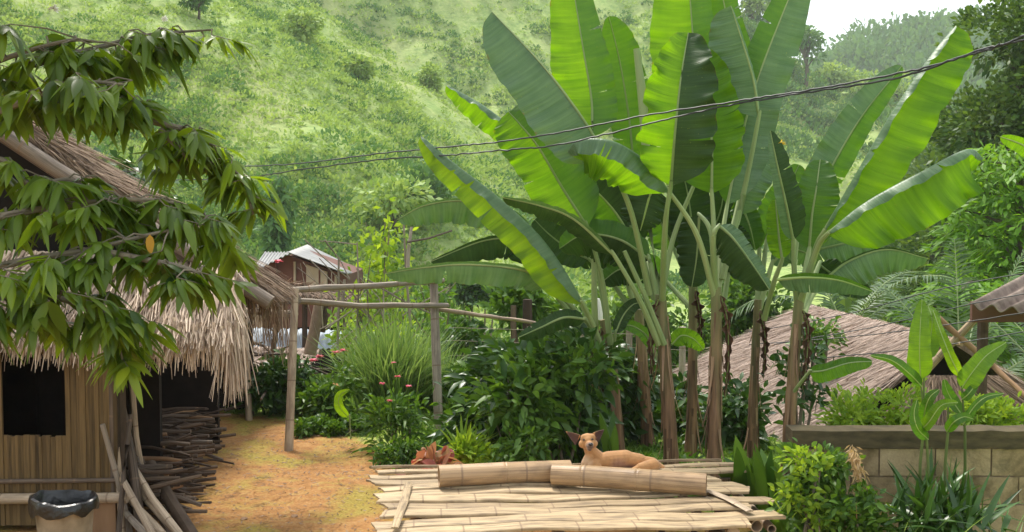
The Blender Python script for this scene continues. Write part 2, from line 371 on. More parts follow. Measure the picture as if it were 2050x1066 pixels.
# ground materials ---------------------------------------------------
def ground_mat():
    m, n, o = newmat('ground_earth')
    tc = n.nodes.new('ShaderNodeTexCoord'); P = tc.outputs['Object']
    ay = n.nodes.new('ShaderNodeAttribute'); ay.attribute_name = 'rnd'
    n1 = noise(n, 1.1, 6, P, .6); n2 = noise(n, 7, 6, P, .3); n3 = noise(n, 40, 5, P); n4 = noise(n, .45, 4, P, .5)
    earth = ramp(n, [(.3, (.15, .085, .035)), (.47, (.33, .158, .05)), (.66, (.42, .245, .098))], mathn(n, 'ADD', mathn(n, 'MULTIPLY', n2.outputs[0], .55), mathn(n, 'MULTIPLY', n3.outputs[0], .45))).outputs[0]
    moss = ramp(n, [(.3, (.13, .15, .015)), (.7, (.36, .33, .05))], n3.outputs[0]).outputs[0]
    mf = ramp(n, [(.48, (0, 0, 0)), (.61, (1, 1, 1))], mathn(n, 'ADD', mathn(n, 'MULTIPLY', n1.outputs[0], .75), mathn(n, 'MULTIPLY', n2.outputs[0], .25))).outputs[0]
    yard = mixc(n, mathn(n, 'MULTIPLY', mf, .6), earth, moss)
    dk = ramp(n, [(.56, (0, 0, 0)), (.66, (1, 1, 1))], noise(n, 3.1, 7, P, 1.4, .7).outputs[0]).outputs[0]
    yard = mixc(n, mathn(n, 'MULTIPLY', dk, .55), yard, (.07, .04, .02))
    # meadow
    g = ramp(n, [(.3, (.12, .22, .03)), (.5, (.22, .34, .05)), (.68, (.36, .36, .10))], mathn(n, 'ADD', mathn(n, 'MULTIPLY', n1.outputs[0], .4), mathn(n, 'MULTIPLY', n4.outputs[0], .6))).outputs[0]
    f = ramp(n, [(.42, (0, 0, 0)), (.58, (1, 1, 1))], mathn(n, 'ADD', ay.outputs['Fac'], mathn(n, 'MULTIPLY', mathn(n, 'SUBTRACT', n2.outputs[0], .5), .7))).outputs[0]
    col = mixc(n, f, yard, g)
    p = n.nodes.new('ShaderNodeBsdfPrincipled'); n.links.new(col, p.inputs['Base Color'])
    p.inputs['Roughness'].default_value = .9; p.inputs['Specular IOR Level'].default_value = .2
    h = mathn(n, 'ADD', n2.outputs[0], mathn(n, 'MULTIPLY', n3.outputs[0], .5))
    n.links.new(bump(n, h, .7, .03), p.inputs['Normal']); n.links.new(p.outputs[0], o.inputs[0])
    return m
def hill_mat():
    m, n, o = newmat('hillside_grass')
    tc = n.nodes.new('ShaderNodeTexCoord'); P = tc.outputs['Object']
    n1 = noise(n, .035, 6, P, .5); n2 = noise(n, .22, 7, P, .4, .65); n3 = noise(n, 1.3, 6, P, 0, .7)
    f = mathn(n, 'ADD', mathn(n, 'MULTIPLY', n2.outputs[0], .5), mathn(n, 'MULTIPLY', n3.outputs[0], .5))
    g = ramp(n, [(.32, (.11, .20, .055)), (.45, (.24, .34, .10)), (.58, (.35, .43, .15)), (.72, (.44, .41, .22))], f).outputs[0]
    t = ramp(n, [(.47, (0, 0, 0)), (.62, (1, 1, 1))], n1.outputs[0]).outputs[0]
    col = mixc(n, mathn(n, 'MULTIPLY', t, .4), g, (.32, .31, .14))
    p = n.nodes.new('ShaderNodeBsdfPrincipled'); n.links.new(col, p.inputs['Base Color'])
    p.inputs['Roughness'].default_value = .95; p.inputs['Specular IOR Level'].default_value = .1
    n.links.new(bump(n, f, .9, .6), p.inputs['Normal']); n.links.new(p.outputs[0], o.inputs[0])
    return m
M['ground'] = ground_mat(); M['hill'] = hill_mat()

# ------------------------------------------------------------------ terrain
def zc(px, xs, ys, Yc): return CAMZ + (420 - np.interp(px, xs, ys)) / 2050 * Yc
def hill_h(X, Y):
    px = 1025 + 2050 * X / np.maximum(Y, 30)
    H = np.full(np.shape(X), -4.2)
    def hill(D0, Yc, xs, ys, back=.3):
        c = zc(px, xs, ys, Yc); u = np.clip((Y - D0) / (Yc - D0), 0, 1)
        h = -4.2 + (c + 4.2) * (u * .85 + .15 * u * u)
        h = np.where(Y > Yc, c - back * (Y - Yc), h)
        return np.where(c > -4.2, h, -4.2)
    h1 = hill(46, 125, [-3000, 0, 400, 640, 870, 1000, 1150, 1250, 1400, 3000], [-700, -300, -120, 0, 150, 250, 370, 470, 570, 600])
    h2 = hill(125, 230, [-3000, 600, 1300, 1480, 1560, 1650, 1760, 1850, 2050, 2600, 4000], [-500, -250, -120, 18, 74, 124, 138, 155, 180, 250, 400])
    h3 = hill(255, 430, [-3000, 1400, 1640, 1700, 1800, 1900, 1980, 2200, 3000, 4000], [320, 230, 150, 106, 74, 58, 44, 0, -60, 0])
    h4 = hill(34, 80, [-3000, 1650, 1750, 1850, 1950, 2050, 3000], [620, 560, 450, 330, 240, 150, -250])
    h2 = h2 - np.clip((h2 - 10) / 20, 0, 1) * np.where(px > 1470, 2.6, 0)
    H = np.maximum(np.maximum(h1, h2), np.maximum(h3, h4))
    return H
def gh(X, Y):
    X = np.asarray(X, float); Y = np.asarray(Y, float)
    ye = np.interp(X, [-8, 1.5, 3.0, 4.2], [13.2, 12.6, 11.0, 7.7])
    drop = np.interp(X, [1.5, 3, 4.2], [1.2, 2.0, 2.2]); wd = np.interp(X, [1.5, 3], [4., 2.])
    z = -drop * sstep(0, 1, (Y - ye) / wd)
    z = z - (4.2 - drop) * sstep(0, 1, (Y - ye - 4) / 26)
    H = hill_h(X, Y)
    m = sstep(-4.2, 4, H); nz = fbm(X / 14., Y / 14., 5) * 7 + fbm(X / 45., Y / 45., 3) * 10
    zz = np.where(Y > 36, np.maximum(z, H + nz * m * np.clip(Y / 130, .3, 1.4)), z)
    near = np.clip((30 - Y) / 10, 0, 1)
    return zz + fbm(X * 1.3, Y * 1.3, 4) * .07 * near + fbm(X / 5, Y / 5, 3) * .5 * sstep(16, 26, Y) 
def yardmask(X, Y):
    """0 bare yard, 1 greenery"""
    e = np.interp(Y, [0, 6, 8.3, 9.5, 11, 12.2, 13.0], [3, 3, 2, -.75, -1.5, -2.5, -3.9])
    return np.clip(.5 + (X - e) * .6, 0, 1) * 1.0
def gz(x, y): return float(gh(np.array([x]), np.array([y]))[0])
def terrain():
    a = np.concatenate([np.linspace(-180, -50, 20, endpoint=False), np.linspace(-50, 50, 330, endpoint=False), np.linspace(50, 180, 20, endpoint=False)])
    d = np.concatenate([[.3, 2, 4], np.linspace(5, 15, 90), 15 * np.exp(np.linspace(.02, math.log(36 / 15), 34))])
    d2 = 36 * np.exp(np.linspace(0, math.log(760 / 36), 230))
    for nm, dd, mat in (('ground', d, M['ground']), ('hills', d2, M['hill'])):
        A, D = np.meshgrid(np.radians(a), dd, indexing='ij')
        X, Y = D * np.sin(A), D * np.cos(A)
        Z = gh(X, Y)
        n, k = X.shape
        i, j = np.meshgrid(np.arange(n), np.arange(k - 1), indexing='ij'); i2 = (i + 1) % n
        F = np.stack([i * k + j, i * k + j + 1, i2 * k + j + 1, i2 * k + j], -1).reshape(-1, 4)
        V = np.stack([X, Y, Z], -1).reshape(-1, 3)
        ym = yardmask(V[:, 0], V[:, 1])
        o = mesh_grid(nm, V, F, mat, rnd=ym)
        tag(o, 'packed orange earth of the yard running on into green fields' if nm == 'ground' else 'steep grassy green hillsides rising behind the village', kind='structure')
        if nm == 'ground': o['category'] = 'ground'
        else: o['category'] = 'hills'
terrain()

# ------------------------------------------------------------------ plants: generic
def blob_leaves(blobs, n, L, Wd, jitter=.35, droop=.25, shell=.55, rows=3, cols=2, up=.3, fold=0., Lvar=.35, clump=None, gap=.0):
    """blobs: list of (centre, radii). returns ribbons"""
    vol = np.array([b[1][0] * b[1][1] * b[1][2] for b in blobs]) ** .75; vol /= vol.sum()
    k = RNG.choice(len(blobs), n, p=vol)
    C = np.array([tuple(b[0]) for b in blobs])[k]; Rd = np.array([tuple(b[1]) for b in blobs])[k]
    u = rdir(n); r = shell + (1 - shell) * RNG.random(n) ** .6
    r = r * (1 + .25 * (vnoise(u[:, 0] * 3 + k * 7.1 + 50, u[:, 2] * 3 + u[:, 1] * 2 + 50) - .5) * 2)
    P = C + u * Rd * r[:, None]
    if clump:
        m = max(4, n // clump); ci = RNG.integers(0, m, n)
        P = P[ci] + RNG.normal(size=(n, 3)) * L * .55; u = u[ci]
    D = nrm(u + RNG.normal(size=(n, 3)) * jitter + np.array([0, 0, up]))
    N = nrm(rdir(n, .9, .5))
    l = L * (1 + (RNG.random(n) - .5) * 2 * Lvar)
    return ribbons(P, D, N, l, Wd * l / L, rows, cols, 'leaf', droop, fold)

def shrub(name, label, cat_, base, blobs, n, L, Wd, mat, stems=5, group=None, **k):
    """blobs given relative to base"""
    root = empty(name, base); tag(root, label, cat_, group)
    B = [(Vector(base) + Vector(c), r) for c, r in blobs]
    st = MB()
    for i in range(stems):
        c = random.choice(B); e = Vector(c[0]) + Vector([random.uniform(-.5, .5) * q for q in c[1]])
        b0 = Vector(base) + Vector((random.uniform(-.08, .08), random.uniform(-.08, .08), -.05))
        mid = (b0 + e) / 2 + Vector((random.uniform(-.1, .1), random.uniform(-.1, .1), .05))
        w = .008 + .012 * (e - b0).length
        st.tube([b0, mid, e], [w, w * .7, w * .35], 6)
    st.build('stem', M['branch'], root)
    rib_obj('foliage', blob_leaves(B, n, L, Wd, **k), mat, root)
    return root

def tree(name, label, cat_, base, H, cr, n, L, Wd, mat, group=None, lobes=9, flat=.75, tr=None, crown0=.35, **k):
    base = Vector(base); root = empty(name, base); tag(root, label, cat_, group)
    tb = MB(); tr = tr or H * .028
    top = base + Vector((random.uniform(-.05, .05) * H, 0, H * .6))
    tb.tube([base - Vector((0, 0, .3)), base + Vector((.02 * H, 0, H * .3)), top], [tr * 1.3, tr, tr * .6], 8)
    blobs = []
    for i in range(lobes):
        a = i * 2.4 + random.random(); rr = cr * random.uniform(.25, .8); z = H * random.uniform(crown0, .9)
        sc = 1 - .45 * abs((z / H - .6)) / .4
        c = base + Vector((math.cos(a) * rr * sc, math.sin(a) * rr * sc, z)); q = cr * random.uniform(.32, .52)
        blobs.append((c, (q, q, q * flat)))
        s0 = base + Vector((0, 0, H * random.uniform(.25, .55)))
        tb.tube([s0, (s0 + c) / 2 + Vector((0, 0, H * .03)), c], [tr * .5, tr * .33, tr * .12], 6)
    blobs.append((base + Vector((0, 0, H * .82)), (cr * .45, cr * .45, cr * .35)))
    tb.build('trunk', M['bark'], root)
    rib_obj('crown', blob_leaves(blobs, n, L, Wd, **k), mat, root)
    return root

# ------------------------------------------------------------------ hillside vegetation
def scatter_hill(name, label, cat_, n, pxr, Yr, size, leaves_, L, mat, dens=None, dark=0., zmin=-3.4, flat=.6):
    px = RNG.uniform(*pxr, n * 3); Y = Yr[0] + (Yr[1] - Yr[0]) * RNG.random(n * 3) ** .9
    X = (px - 1025) / 2050 * Y
    z = gh(X, Y)
    nz = fbm(X / 9., Y / 9., 3) + .5 * fbm(X / 30. + 9, Y / 30., 2)
    keep = (z > zmin) & (nz + RNG.normal(size=n * 3) * .12 > (0 if dens is None else dens))
    X, Y, z, nz = X[keep][:n], Y[keep][:n], z[keep][:n], nz[keep][:n]; n = len(X)
    s = size * (.4 + 1.1 * RNG.random(n) ** 2 + .7 * np.clip(nz, 0, 1))
    k = np.repeat(np.arange(n), leaves_); m = len(k)
    u = rdir(m); u[:, 2] = abs(u[:, 2])
    r = .6 + .4 * RNG.random(m)
    P = np.stack([X[k], Y[k], z[k] - .1], -1) + u * (s[k] * r)[:, None] * np.array([1, 1, flat * 1.4])
    l = L * (.6 + .8 * RNG.random(m)) * (s[k] / size) ** .4
    br = RNG.random(n); rn = np.clip(.55 * br[k] + .45 * RNG.random(m) - dark, 0, 1)
    V = ribbons(P, nrm(u + rdir(m) * .5 + np.array([0, 0, .3])), rdir(m, .8, .5), l, l * .5, 2, 2, 'x', .1, rnd=rn)
    o = rib_obj(name, [V], mat, smooth=False); tag(o, label, cat_, kind='stuff'); return o
scatter_hill('hillside_bushes', 'light green low scrub covering the near hillside', 'scrub', 15000, (-500, 1500), (46, 126), .6, 22, .22, M['hillbush'], -.1)
scatter_hill('hillside_bushes', 'darker bushes dotted over the near hillside in clumps', 'bushes', 2800, (-500, 1500), (46, 126), 1.0, 60, .22, M['hillbushdark'], .12)
scatter_hill('hillside_bushes', 'grass and scrub on the farther slope behind the banana leaves', 'scrub', 7500, (500, 2300), (128, 232), 1.1, 24, .38, M['hillbush'], -.04)
scatter_hill('hillside_bushes', 'dark scrub in patches on the farther slope behind the banana leaves', 'bushes', 2200, (500, 1700), (128, 232), 1.2, 44, .38, M['hillbushdark'], .08)
scatter_hill('hillside_trees', 'dark tree cover along the farther slope under the sky', 'woodland', 1100, (1400, 2300), (150, 235), 1.9, 60, .6, M['hillbushdark'], .12, flat=.9)
scatter_hill('far_forest', 'hazy bluish forest on the distant ridge', 'forest', 1500, (1550, 2500), (330, 436), 6.0, 60, 1.7, M['hillbushdark'], -1, flat=1.0)
scatter_hill('forest_slope', 'dense undergrowth on the wooded slope at the right', 'woodland', 1300, (1700, 2500), (36, 82), 1.4, 60, .4, M['darktree'], -1, zmin=-4.1, flat=1.0)
scatter_hill('valley_scrub', 'mixed low bushes on the valley floor beyond the yard', 'scrub', 900, (300, 2000), (30, 50), .75, 60, .2, M['shrub'], .02, zmin=-6)

def hill_tree(px, py, Y, H, cr, mat, label, name='hillside_tree', **k):
    X = (px - 1025) / 2050 * Y; z = gz(X, Y)
    return tree(name, label, 'tree', (X, Y, z - .2), H, cr, k.pop('n', 900), k.pop('L', .5), k.pop('W', .3), mat, 'trees on the hillside', **k)
for px, Y, H, cr, mt, lb in (
    (405, 92, 4., 1.4, 'hillbushdark', 'dark round tree high on the left hillside above the hut roof'),
    (720, 96, 2.8, 1.5, 'hillbush', 'small dark tree high on the hillside above the dry fence'),
    (860, 118, 3., 1.8, 'hillbush', 'dark bush tree near the fold of the hill left of the bananas'),
    (790, 62, 3.4, 2.6, 'hillbush', 'rounded green bush tree low on the hillside right of the bamboo clump'),
    (850, 66, 3., 2.2, 'hillbushdark', 'darker bush tree low on the hillside near the banana leaf tips'),
    (610, 100, 3.2, 1.8, 'hillbush', 'pale green bush tree in the middle of the hillside')):
    hill_tree(px, 0, Y, H, cr, M[mt], lb)
for px, Y, H, cr, lb in ((1500, 228, 9, 3.6, 'leftmost tree on the skyline beside the tall banana leaf'), (1530, 230, 10, 4.5, 'tallest open crowned tree on the skyline under the white sky'),
    (1608, 205, 13, 4.6, 'lone dark tree standing on the far grassy slope between banana leaves'), (1570, 228, 7, 4, 'low bushy tree on the skyline right of the tall open tree'),
    (1655, 222, 5, 5, 'broad pale tree at the foot of the sky gap'), (1720, 218, 6, 6, 'broad yellowish tree below the bluish ridge'),
    (1790, 214, 6, 6, 'wide green tree below the bluish ridge beside the big banana leaf')):
    hill_tree(px, 0, Y, H, cr, M['hillbushdark' if 'dark' in lb or 'open' in lb else 'hillbush'], lb, L=.9, W=.6)
# bamboo clump and mid-distance trees
def bamboo_clump(px, pytop, Y, w, label):
    X = (px - 1025) / 2050 * Y; z = gz(X, Y); H = at(px, pytop, Y).z - z
    root = empty('bamboo_clump', (X, Y, z)); tag(root, label, 'bamboo')
    st = MB(); parts = []
    for i in range(16):
        a = random.uniform(0, 6.28); h = H * random.uniform(.75, 1); rr = w * random.uniform(.1, .5)
        pts = [Vector((X, Y, z)) + Vector((math.cos(a) * rr * t ** 1.6, math.sin(a) * rr * t ** 1.6, h * t)) for t in (0, .3, .6, .85, 1)]
        st.tube(pts, [.05, .045, .035, .02, .01], 5)
        for j in range(170):
            t = random.uniform(.1, 1); q = Vector((math.cos(a) * rr * t ** 1.6, math.sin(a) * rr * t ** 1.6, h * t))
            parts.append((X + q.x + random.gauss(0, w * .13), Y + q.y + random.gauss(0, w * .13), z + q.z + random.gauss(0, .1)))
    st.build('culms', M['branch'], root)
    P = np.array(parts); n = len(P)
    rib_obj('foliage', [ribbons(P, rdir(n, -.8), rdir(n), .55, .2, 3, 2, 'leaf', .2)], M['hillbushdark'], root)
bamboo_clump(556, 340, 52, 1.7, 'tall dark green bamboo clump standing before the hillside left of the metal roof')

tree('roadside_tree', 'dark leafy tree behind the thatched roof at the left', 'tree', (-7.2, 17, -1.5), 5.6, 1.6, 3600, .3, .1, M['shrubdark'], droop=.5, clump=14)
tree('broadleaf_tree', 'tall dark broadleaf tree at the right edge of the frame under the sky', 'tree', (15.6, 30, -3.5), 13.2, 3.3, 26000, .22, .12, M['darktree'], lobes=22, clump=9, crown0=.3)
tree('broadleaf_tree', 'dark broadleaf tree behind the folded banana leaf at the right', 'tree', (15.4, 36, -4), 9.0, 3.2, 12000, .24, .13, M['darktree'], lobes=13, clump=9, crown0=.2)

def feather_tree(base, H, spread, label, n=46):
    base = Vector(base); root = empty('feathery_tree', base); tag(root, label, 'tree')
    tb = MB(); tb.tube([base, base + Vector((.1, 0, H * .5)), base + Vector((0, 0, H * .9))], [.16, .11, .05], 8)
    parts = []
    for i in range(n):
        a = i * 2.4; z = H * (.25 + .75 * (i + .5) / n); rr = spread * random.uniform(.4, 1.) * (1.15 - .75 * (z / H - .25) / .75 if z > .5 * H else .9)
        c = base + Vector((math.cos(a) * rr, math.sin(a) * rr, z))
        s0 = base + Vector((0, 0, max(.2 * H, z - .35 * rr))); tb.tube([s0, (s0 + c) / 2 + Vector((0, 0, .1)), c], [.04, .025, .008], 5)
        m = 150; r = np.sqrt(RNG.random(m)) * spread * .34; th = RNG.random(m) * 6.28
        P = np.stack([c.x + np.cos(th) * r, c.y + np.sin(th) * r, c.z - (r / spread * 2.6) ** 2 * .16 * spread + RNG.normal(size=m) * .035], -1)
        D = np.stack([np.cos(th), np.sin(th), np.full(m, -.25)], -1) + RNG.normal(size=(m, 3)) * .4
        parts.append(ribbons(P, D, rdir(m, 2.5, .3), .26, .085, 3, 2, 'leaf', .2, rnd=np.clip(RNG.random(m) * .6 + random.random() * .4, 0, 1)))
    tb.build('trunk', M['bark'], root); rib_obj('crown', parts, M['feather'], root)
feather_tree((10.9, 22, -3), 7.0, 2.7, 'bright green feathery tree in flat layers at the right edge', 70)
feather_tree((8.6, 19.5, -3), 4.2, 1.6, 'lower feathery tree in shade left of the bright layered tree', 30)

def frond(parts, ra, base, azim, elev, L, lf=.5, n=46, sag=.6, wd=.035):
    """pinnate palm frond; returns rachis points"""
    d = Vector((math.cos(azim) * math.cos(elev), math.sin(azim) * math.cos(elev), math.sin(elev)))
    pts = []; nn = 12
    p = Vector(base); g = Vector(d)
    for i in range(nn + 1):
        pts.append(p.copy()); p = p + g * (L / nn); g = (g + Vector((0, 0, -sag * 1.6 / nn))).normalized()
    ra.tube(pts, [.022 * (1 - i / nn * .8) for i in range(nn + 1)], 5)
    A = np.array([tuple(q) for q in pts]); t = np.linspace(.12, .99, n) * nn; i0 = np.floor(t).astype(int).clip(0, nn - 1); f = (t - i0)[:, None]
    P = A[i0] * (1 - f) + A[i0 + 1] * f; T = nrm(A[i0 + 1] - A[i0]); side = nrm(np.cross(T, [0, 0, 1.]))
    ll = lf * (np.sin(np.pi * np.clip(np.linspace(.1, .97, n), 0, 1)) ** .5)
    for s in (-1, 1):
        D = nrm(T * .55 + side * s + np.array([0, 0, .12]) + RNG.normal(size=(n, 3)) * .06)
        parts.append(ribbons(P, D, nrm(np.cross(D, T) * s + .01), ll, wd, 4, 2, 'blade', .35))
def palm(base, label, fr, trunk_h=.6, lf=.5, wd=.04):
    base = Vector(base); root = empty('palm_tree', base); tag(root, label, 'palm')
    tb = MB(); top = base + Vector((0, 0, trunk_h)); tb.tube([base - Vector((0, 0, .2)), top], [.16, .11], 9); tb.build('trunk', M['bark'], root)
    for az, el, L, sag in fr:
        parts = []; ra = MB(); frond(parts, ra, top, R(az), R(el), L, lf, sag=sag, wd=wd)
        lo = rib_obj('frond', parts, M['fern'], root); ra.build('rachis', M['stalk'], lo)
palm((7.3, 16.5, -2.3), 'arching palm with narrow fronds behind the right thatched roof', [(a, e, L, s) for a, e, L, s in
    ((170, 62, 2.8, 1.), (120, 70, 2.8, .8), (60, 60, 2.8, .8), (10, 55, 2.8, .9), (320, 50, 2.6, 1.), (270, 45, 2.4, 1.2), (220, 50, 2.6, 1.1), (90, 85, 3., .5), (350, 78, 3., .5))], 1.4, .55)
palm((8.4, 14.8, -2.3), 'palm with stiff feathered fronds beside the corrugated roof', [(a, e, L, s) for a, e, L, s in
    ((150, 66, 2.8, .6), (60, 78, 3.0, .3), (30, 60, 2.6, .6), (200, 50, 2.6, .9), (250, 45, 2.3, 1.1), (300, 50, 2.4, 1.), (100, 60, 2.8, .6))], 1.3, .55, .03)
palm((6.4, 19.5, -2.6), 'pale drooping palm behind the banana leaf with grey ribs', [(a, e, L, s) for a, e, L, s in
    ((180, 60, 2.8, 1.4), (120, 70, 2.8, 1.2), (30, 60, 3.2, 1.1), (350, 55, 3.2, 1.2), (270, 50, 2.6, 1.6), (230, 55, 2.6, 1.4), (310, 65, 3., 1.2))], 2.6, .6)
palm((7.3, 11.6, -2.2), 'dark palm with combed fronds under the corrugated roof', [(a, e, L, s) for a, e, L, s in
    ((170, 48, 2.1, 1.), (130, 55, 2.2, .9), (60, 60, 2.2, .8), (210, 40, 2.0, 1.1), (250, 38, 1.9, 1.1), (290, 45, 1.9, 1.), (20, 45, 2., .9))], .9, .45)
for bx, by, s, lb, mt in ((9.6, 17.5, 1.5, 'dense green bush under the feathery tree', 'shrub'), (11.2, 16.5, 1.6, 'dark bush behind the corrugated roof', 'shrubdark'), (7.9, 21.5, 1.7, 'dark bush between the palms and the banana leaves', 'shrubdark'),
                        (6.1, 23.5, 1.4, 'light green bush beyond the right thatched roof', 'shrub'), (5.0, 26, 1.5, 'loose green bush beyond the banana stems', 'shrub')):
    z = gz(bx, by)
    shrub('bush', lb, 'bush', (bx, by, z), [((random.uniform(-.6, .6) * s, random.uniform(-.5, .5) * s, s * random.uniform(.4, 1.2)), (s * .6, s * .6, s * .5)) for _ in range(7)], 3500, .2, .09, M[mt], clump=12)

# ------------------------------------------------------------------ left thatched hut
def strands(p0, p1, q0, q1, n, L, wd, hang=.0, jit=.12, layers=9, prof='straw', lift=.02, fold=.25, Lv=.3, over=.16):
    """straw laid on the slope between top edge p0-p1 and lower edge q0-q1, shingled in layers"""
    p0, p1, q0, q1 = [np.array(tuple(v)) for v in (p0, p1, q0, q1)]
    u = RNG.random(n); k = RNG.integers(0, layers, n); v = (k + RNG.random(n) * .9) / layers
    top = p0 + (p1 - p0) * u[:, None]; bot = q0 + (q1 - q0) * u[:, None]
    D = nrm(bot - top); Nn = nrm(np.cross(D, p1 - p0)); Nn = np.where(Nn[:, 2:3] < 0, -Nn, Nn)
    P = top + (bot - top) * v[:, None] + Nn * (lift + RNG.random(n) * lift)[:, None]
    D2 = D + RNG.normal(size=(n, 3)) * jit
    l = L * (1 + (RNG.random(n) - .5) * 2 * Lv)
    l = np.minimum(l, np.linalg.norm(bot - top, axis=1) * (1 - v) + over * (.3 + RNG.random(n)))
    return ribbons(P, D2, Nn + RNG.normal(size=(n, 3)) * .35, l, wd * (.6 + .8 * RNG.random(n)), 3, 2, prof, hang * v ** 2, fold)
def slab(name, a, b, c, d, th, mat, parent):
    """thick panel over quad a b c d (a-b top edge)"""
    a, b, c, d = [Vector(v) for v in (a, b, c, d)]
    nn = (b - a).cross(d - a).normalized(); nn = nn if nn.z > 0 else -nn
    mb = MB(); lo = [v - nn * th for v in (a, b, c, d)]
    mb.add([a, b, c, d] + lo, [(0, 1, 2, 3), (7, 6, 5, 4), (0, 4, 5, 1), (1, 5, 6, 2), (2, 6, 7, 3), (3, 7, 4, 0)])
    return mb.build(name, mat, parent, False)

hut = empty('thatched_hut', (-4.5, 9, 0)); tag(hut, 'dark bamboo walled hut with a low thatched eave at the left', 'hut')
WY = 8.0
# wall of upright split bamboo with a real window hole
wv = MB(); x = -6.6
while x < -3.14:
    w = random.uniform(.022, .05)
    cx = x + w / 2; yy = WY + random.uniform(-.006, .006)
    segs = [(.05, 1.5)]
    if -4.02 < cx < -3.53: segs = [(.05, .755 + random.uniform(0, .02)), (1.42, 1.5)]
    for z0, z1 in segs: wv.box((cx, yy, (z0 + z1) / 2), (w * .96, .02, z1 - z0))
    x += w
wv.build('wall', M['wallboard'], hut, False); wv = MB()
y = WY
while y < 8.2:
    w = random.uniform(.04, .08); wv.box((-3.13 + random.uniform(-.005, .005), y + w / 2 + .01, .78), (.02, w * .96, 1.46)); y += w
wv.build('side_wall', M['wood_dark'], hut, False)  # darker boards: shade past the wall corner put into the colour
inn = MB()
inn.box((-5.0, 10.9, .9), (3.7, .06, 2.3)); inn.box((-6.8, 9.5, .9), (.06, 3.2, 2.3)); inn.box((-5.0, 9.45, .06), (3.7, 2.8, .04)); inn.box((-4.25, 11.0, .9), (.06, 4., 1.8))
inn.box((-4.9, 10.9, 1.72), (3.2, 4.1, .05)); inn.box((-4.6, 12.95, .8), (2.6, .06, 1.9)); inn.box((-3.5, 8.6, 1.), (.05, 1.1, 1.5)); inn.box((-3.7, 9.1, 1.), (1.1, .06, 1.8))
inn.build('inner_room', M['dark'], hut, False)  # near-black panels added so the window and porch stay dark
for (a, b, r_, l_) in (((-6.6, WY - .05, .27), (-3.02, WY - .07, .29), .042, None), ((-6.6, WY - .035, .40), (-3.1, WY - .035, .42), .018, None)):
    m = MB(); m.tube([Vector(a), (Vector(a) + Vector(b)) / 2 + Vector((0, 0, -.008)), Vector(b)], r_, 10); m.build('wall_beam', M['bamboo'] if r_ > .03 else M['pole_dark'], hut)
m = MB(); m.box((-3.27, WY - .02, .09), (.28, .03, .30)); m.build('floor_board', M['plank'], hut, False)
for pos, rz in (((-3.15, 7.99), .035), ((-6.5, 8.0), .03)):
    m = MB(); m.tube([(pos[0], pos[1] + .03, -.05), (pos[0], pos[1] + .03, 1.55)], rz, 8); m.build('corner_post', M['pole_dark'], hut)
# gable roof, ridge runs away from the viewer, right slope
APX, EAV = Vector((-5.6, 8.72, 4.2)), Vector((-2.04, 8.72, 1.78))
bk = Vector((0, .7, 0))
slab('roof_deck', APX, APX + bk, EAV + bk, EAV, .05, M['thatch_brown'], hut)
slab('roof_deck', APX, APX + bk, Vector((-9.1, 9.67, 1.76)), Vector((-9.1, 8.72, 1.76)), .05, M['thatch_brown'], hut)
rt = [strands(APX, APX + bk, EAV, EAV + bk, 3000, .5, .013, .15, .12, 10, lift=.03, over=.06)]
# layered straw ends hanging along the verge
n = 1500; u = RNG.random(n)
Pv = np.array(tuple(APX)) + (np.array(tuple(EAV)) - np.array(tuple(APX))) * u[:, None] + RNG.normal(size=(n, 3)) * [.02, .03, .02]
rt.append(ribbons(Pv, np.array([.85, -.12, -.5]) + RNG.normal(size=(n, 3)) * .16, rdir(n), .30 * (1.1 - u), .014, 3, 2, 'straw', .25))
rib_obj('roof_thatch', rt, M['thatch_brown'], hut)
n = 260; u = RNG.random(n)
Pf = np.array([-2.62, 8.75, 2.08]) + np.array([.62, .0, -.34]) * u[:, None] + np.stack([RNG.normal(size=n) * .02, RNG.random(n) * .6, RNG.normal(size=n) * .02], -1)
rib_obj('verge_fringe', [ribbons(Pf, np.array([.08, -.05, -1]) + RNG.normal(size=(n, 3)) * .15, rdir(n), .42 * (.5 + RNG.random(n)), .013, 3, 2, 'straw', .1)], M['thatch_brown'], hut)
m = MB(); m.tube([APX + Vector((-.1, -.1, -.03)), (APX + EAV) / 2 + Vector((0, -.1, -.1)), EAV + Vector((.0, -.1, -.02))], [.055, .062, .065], 10); M['verge'] = bamboo_mat('verge_pole_bark', (.09, .07, .055), (.24, .19, .15), (.05, .04, .03), .5, .7, .75); m.build('verge_pole', M['verge'], hut)
m = MB(); m.tube([APX + Vector((0, -.05, -.18)), EAV + Vector((-.5, -.05, .18))], .03, 8); m.build('rafter', M['pole_dark'], hut)
gm = MB(); gm.add([(-5.6, 9.5, 3.98), (-2.5, 9.5, 1.96), (-8.7, 9.5, 1.96)], [(0, 1, 2)]); gm.build('gable_shade', M['dark'], hut, False)  # dark sheet standing in for shade inside the open gable
# skirt roof facing the yard
T0, T1 = Vector((-7.2, 8.8, 2.22)), Vector((-2.42, 8.8, 2.16)); Q0, Q1 = Vector((-7.2, 7.93, 1.66)), Vector((-2.19, 7.95, 1.58))
slab('skirt_deck', T0, T1, Q1, Q0, .05, M['thatch_base'], hut)
sk = [strands(T0, T1, Q0, Q1, 11000, .55, .021, .3, .14, 7, lift=.015, over=.12)]
n = 2600; u = RNG.random(n)
Pq = np.array(tuple(Q0)) + (np.array(tuple(Q1)) - np.array(tuple(Q0))) * u[:, None] + RNG.normal(size=(n, 3)) * [.01, .03, .02] + [0, .02, .06]
sk.append(ribbons(Pq, np.array([0, -.28, -1]) + RNG.normal(size=(n, 3)) * .12, np.array([0, -1, .2]) + RNG.normal(size=(n, 3)) * .4, (.10 + .14 * RNG.random(n) + .16 * u * RNG.random(n)), .018, 3, 2, 'straw', .1, .3))
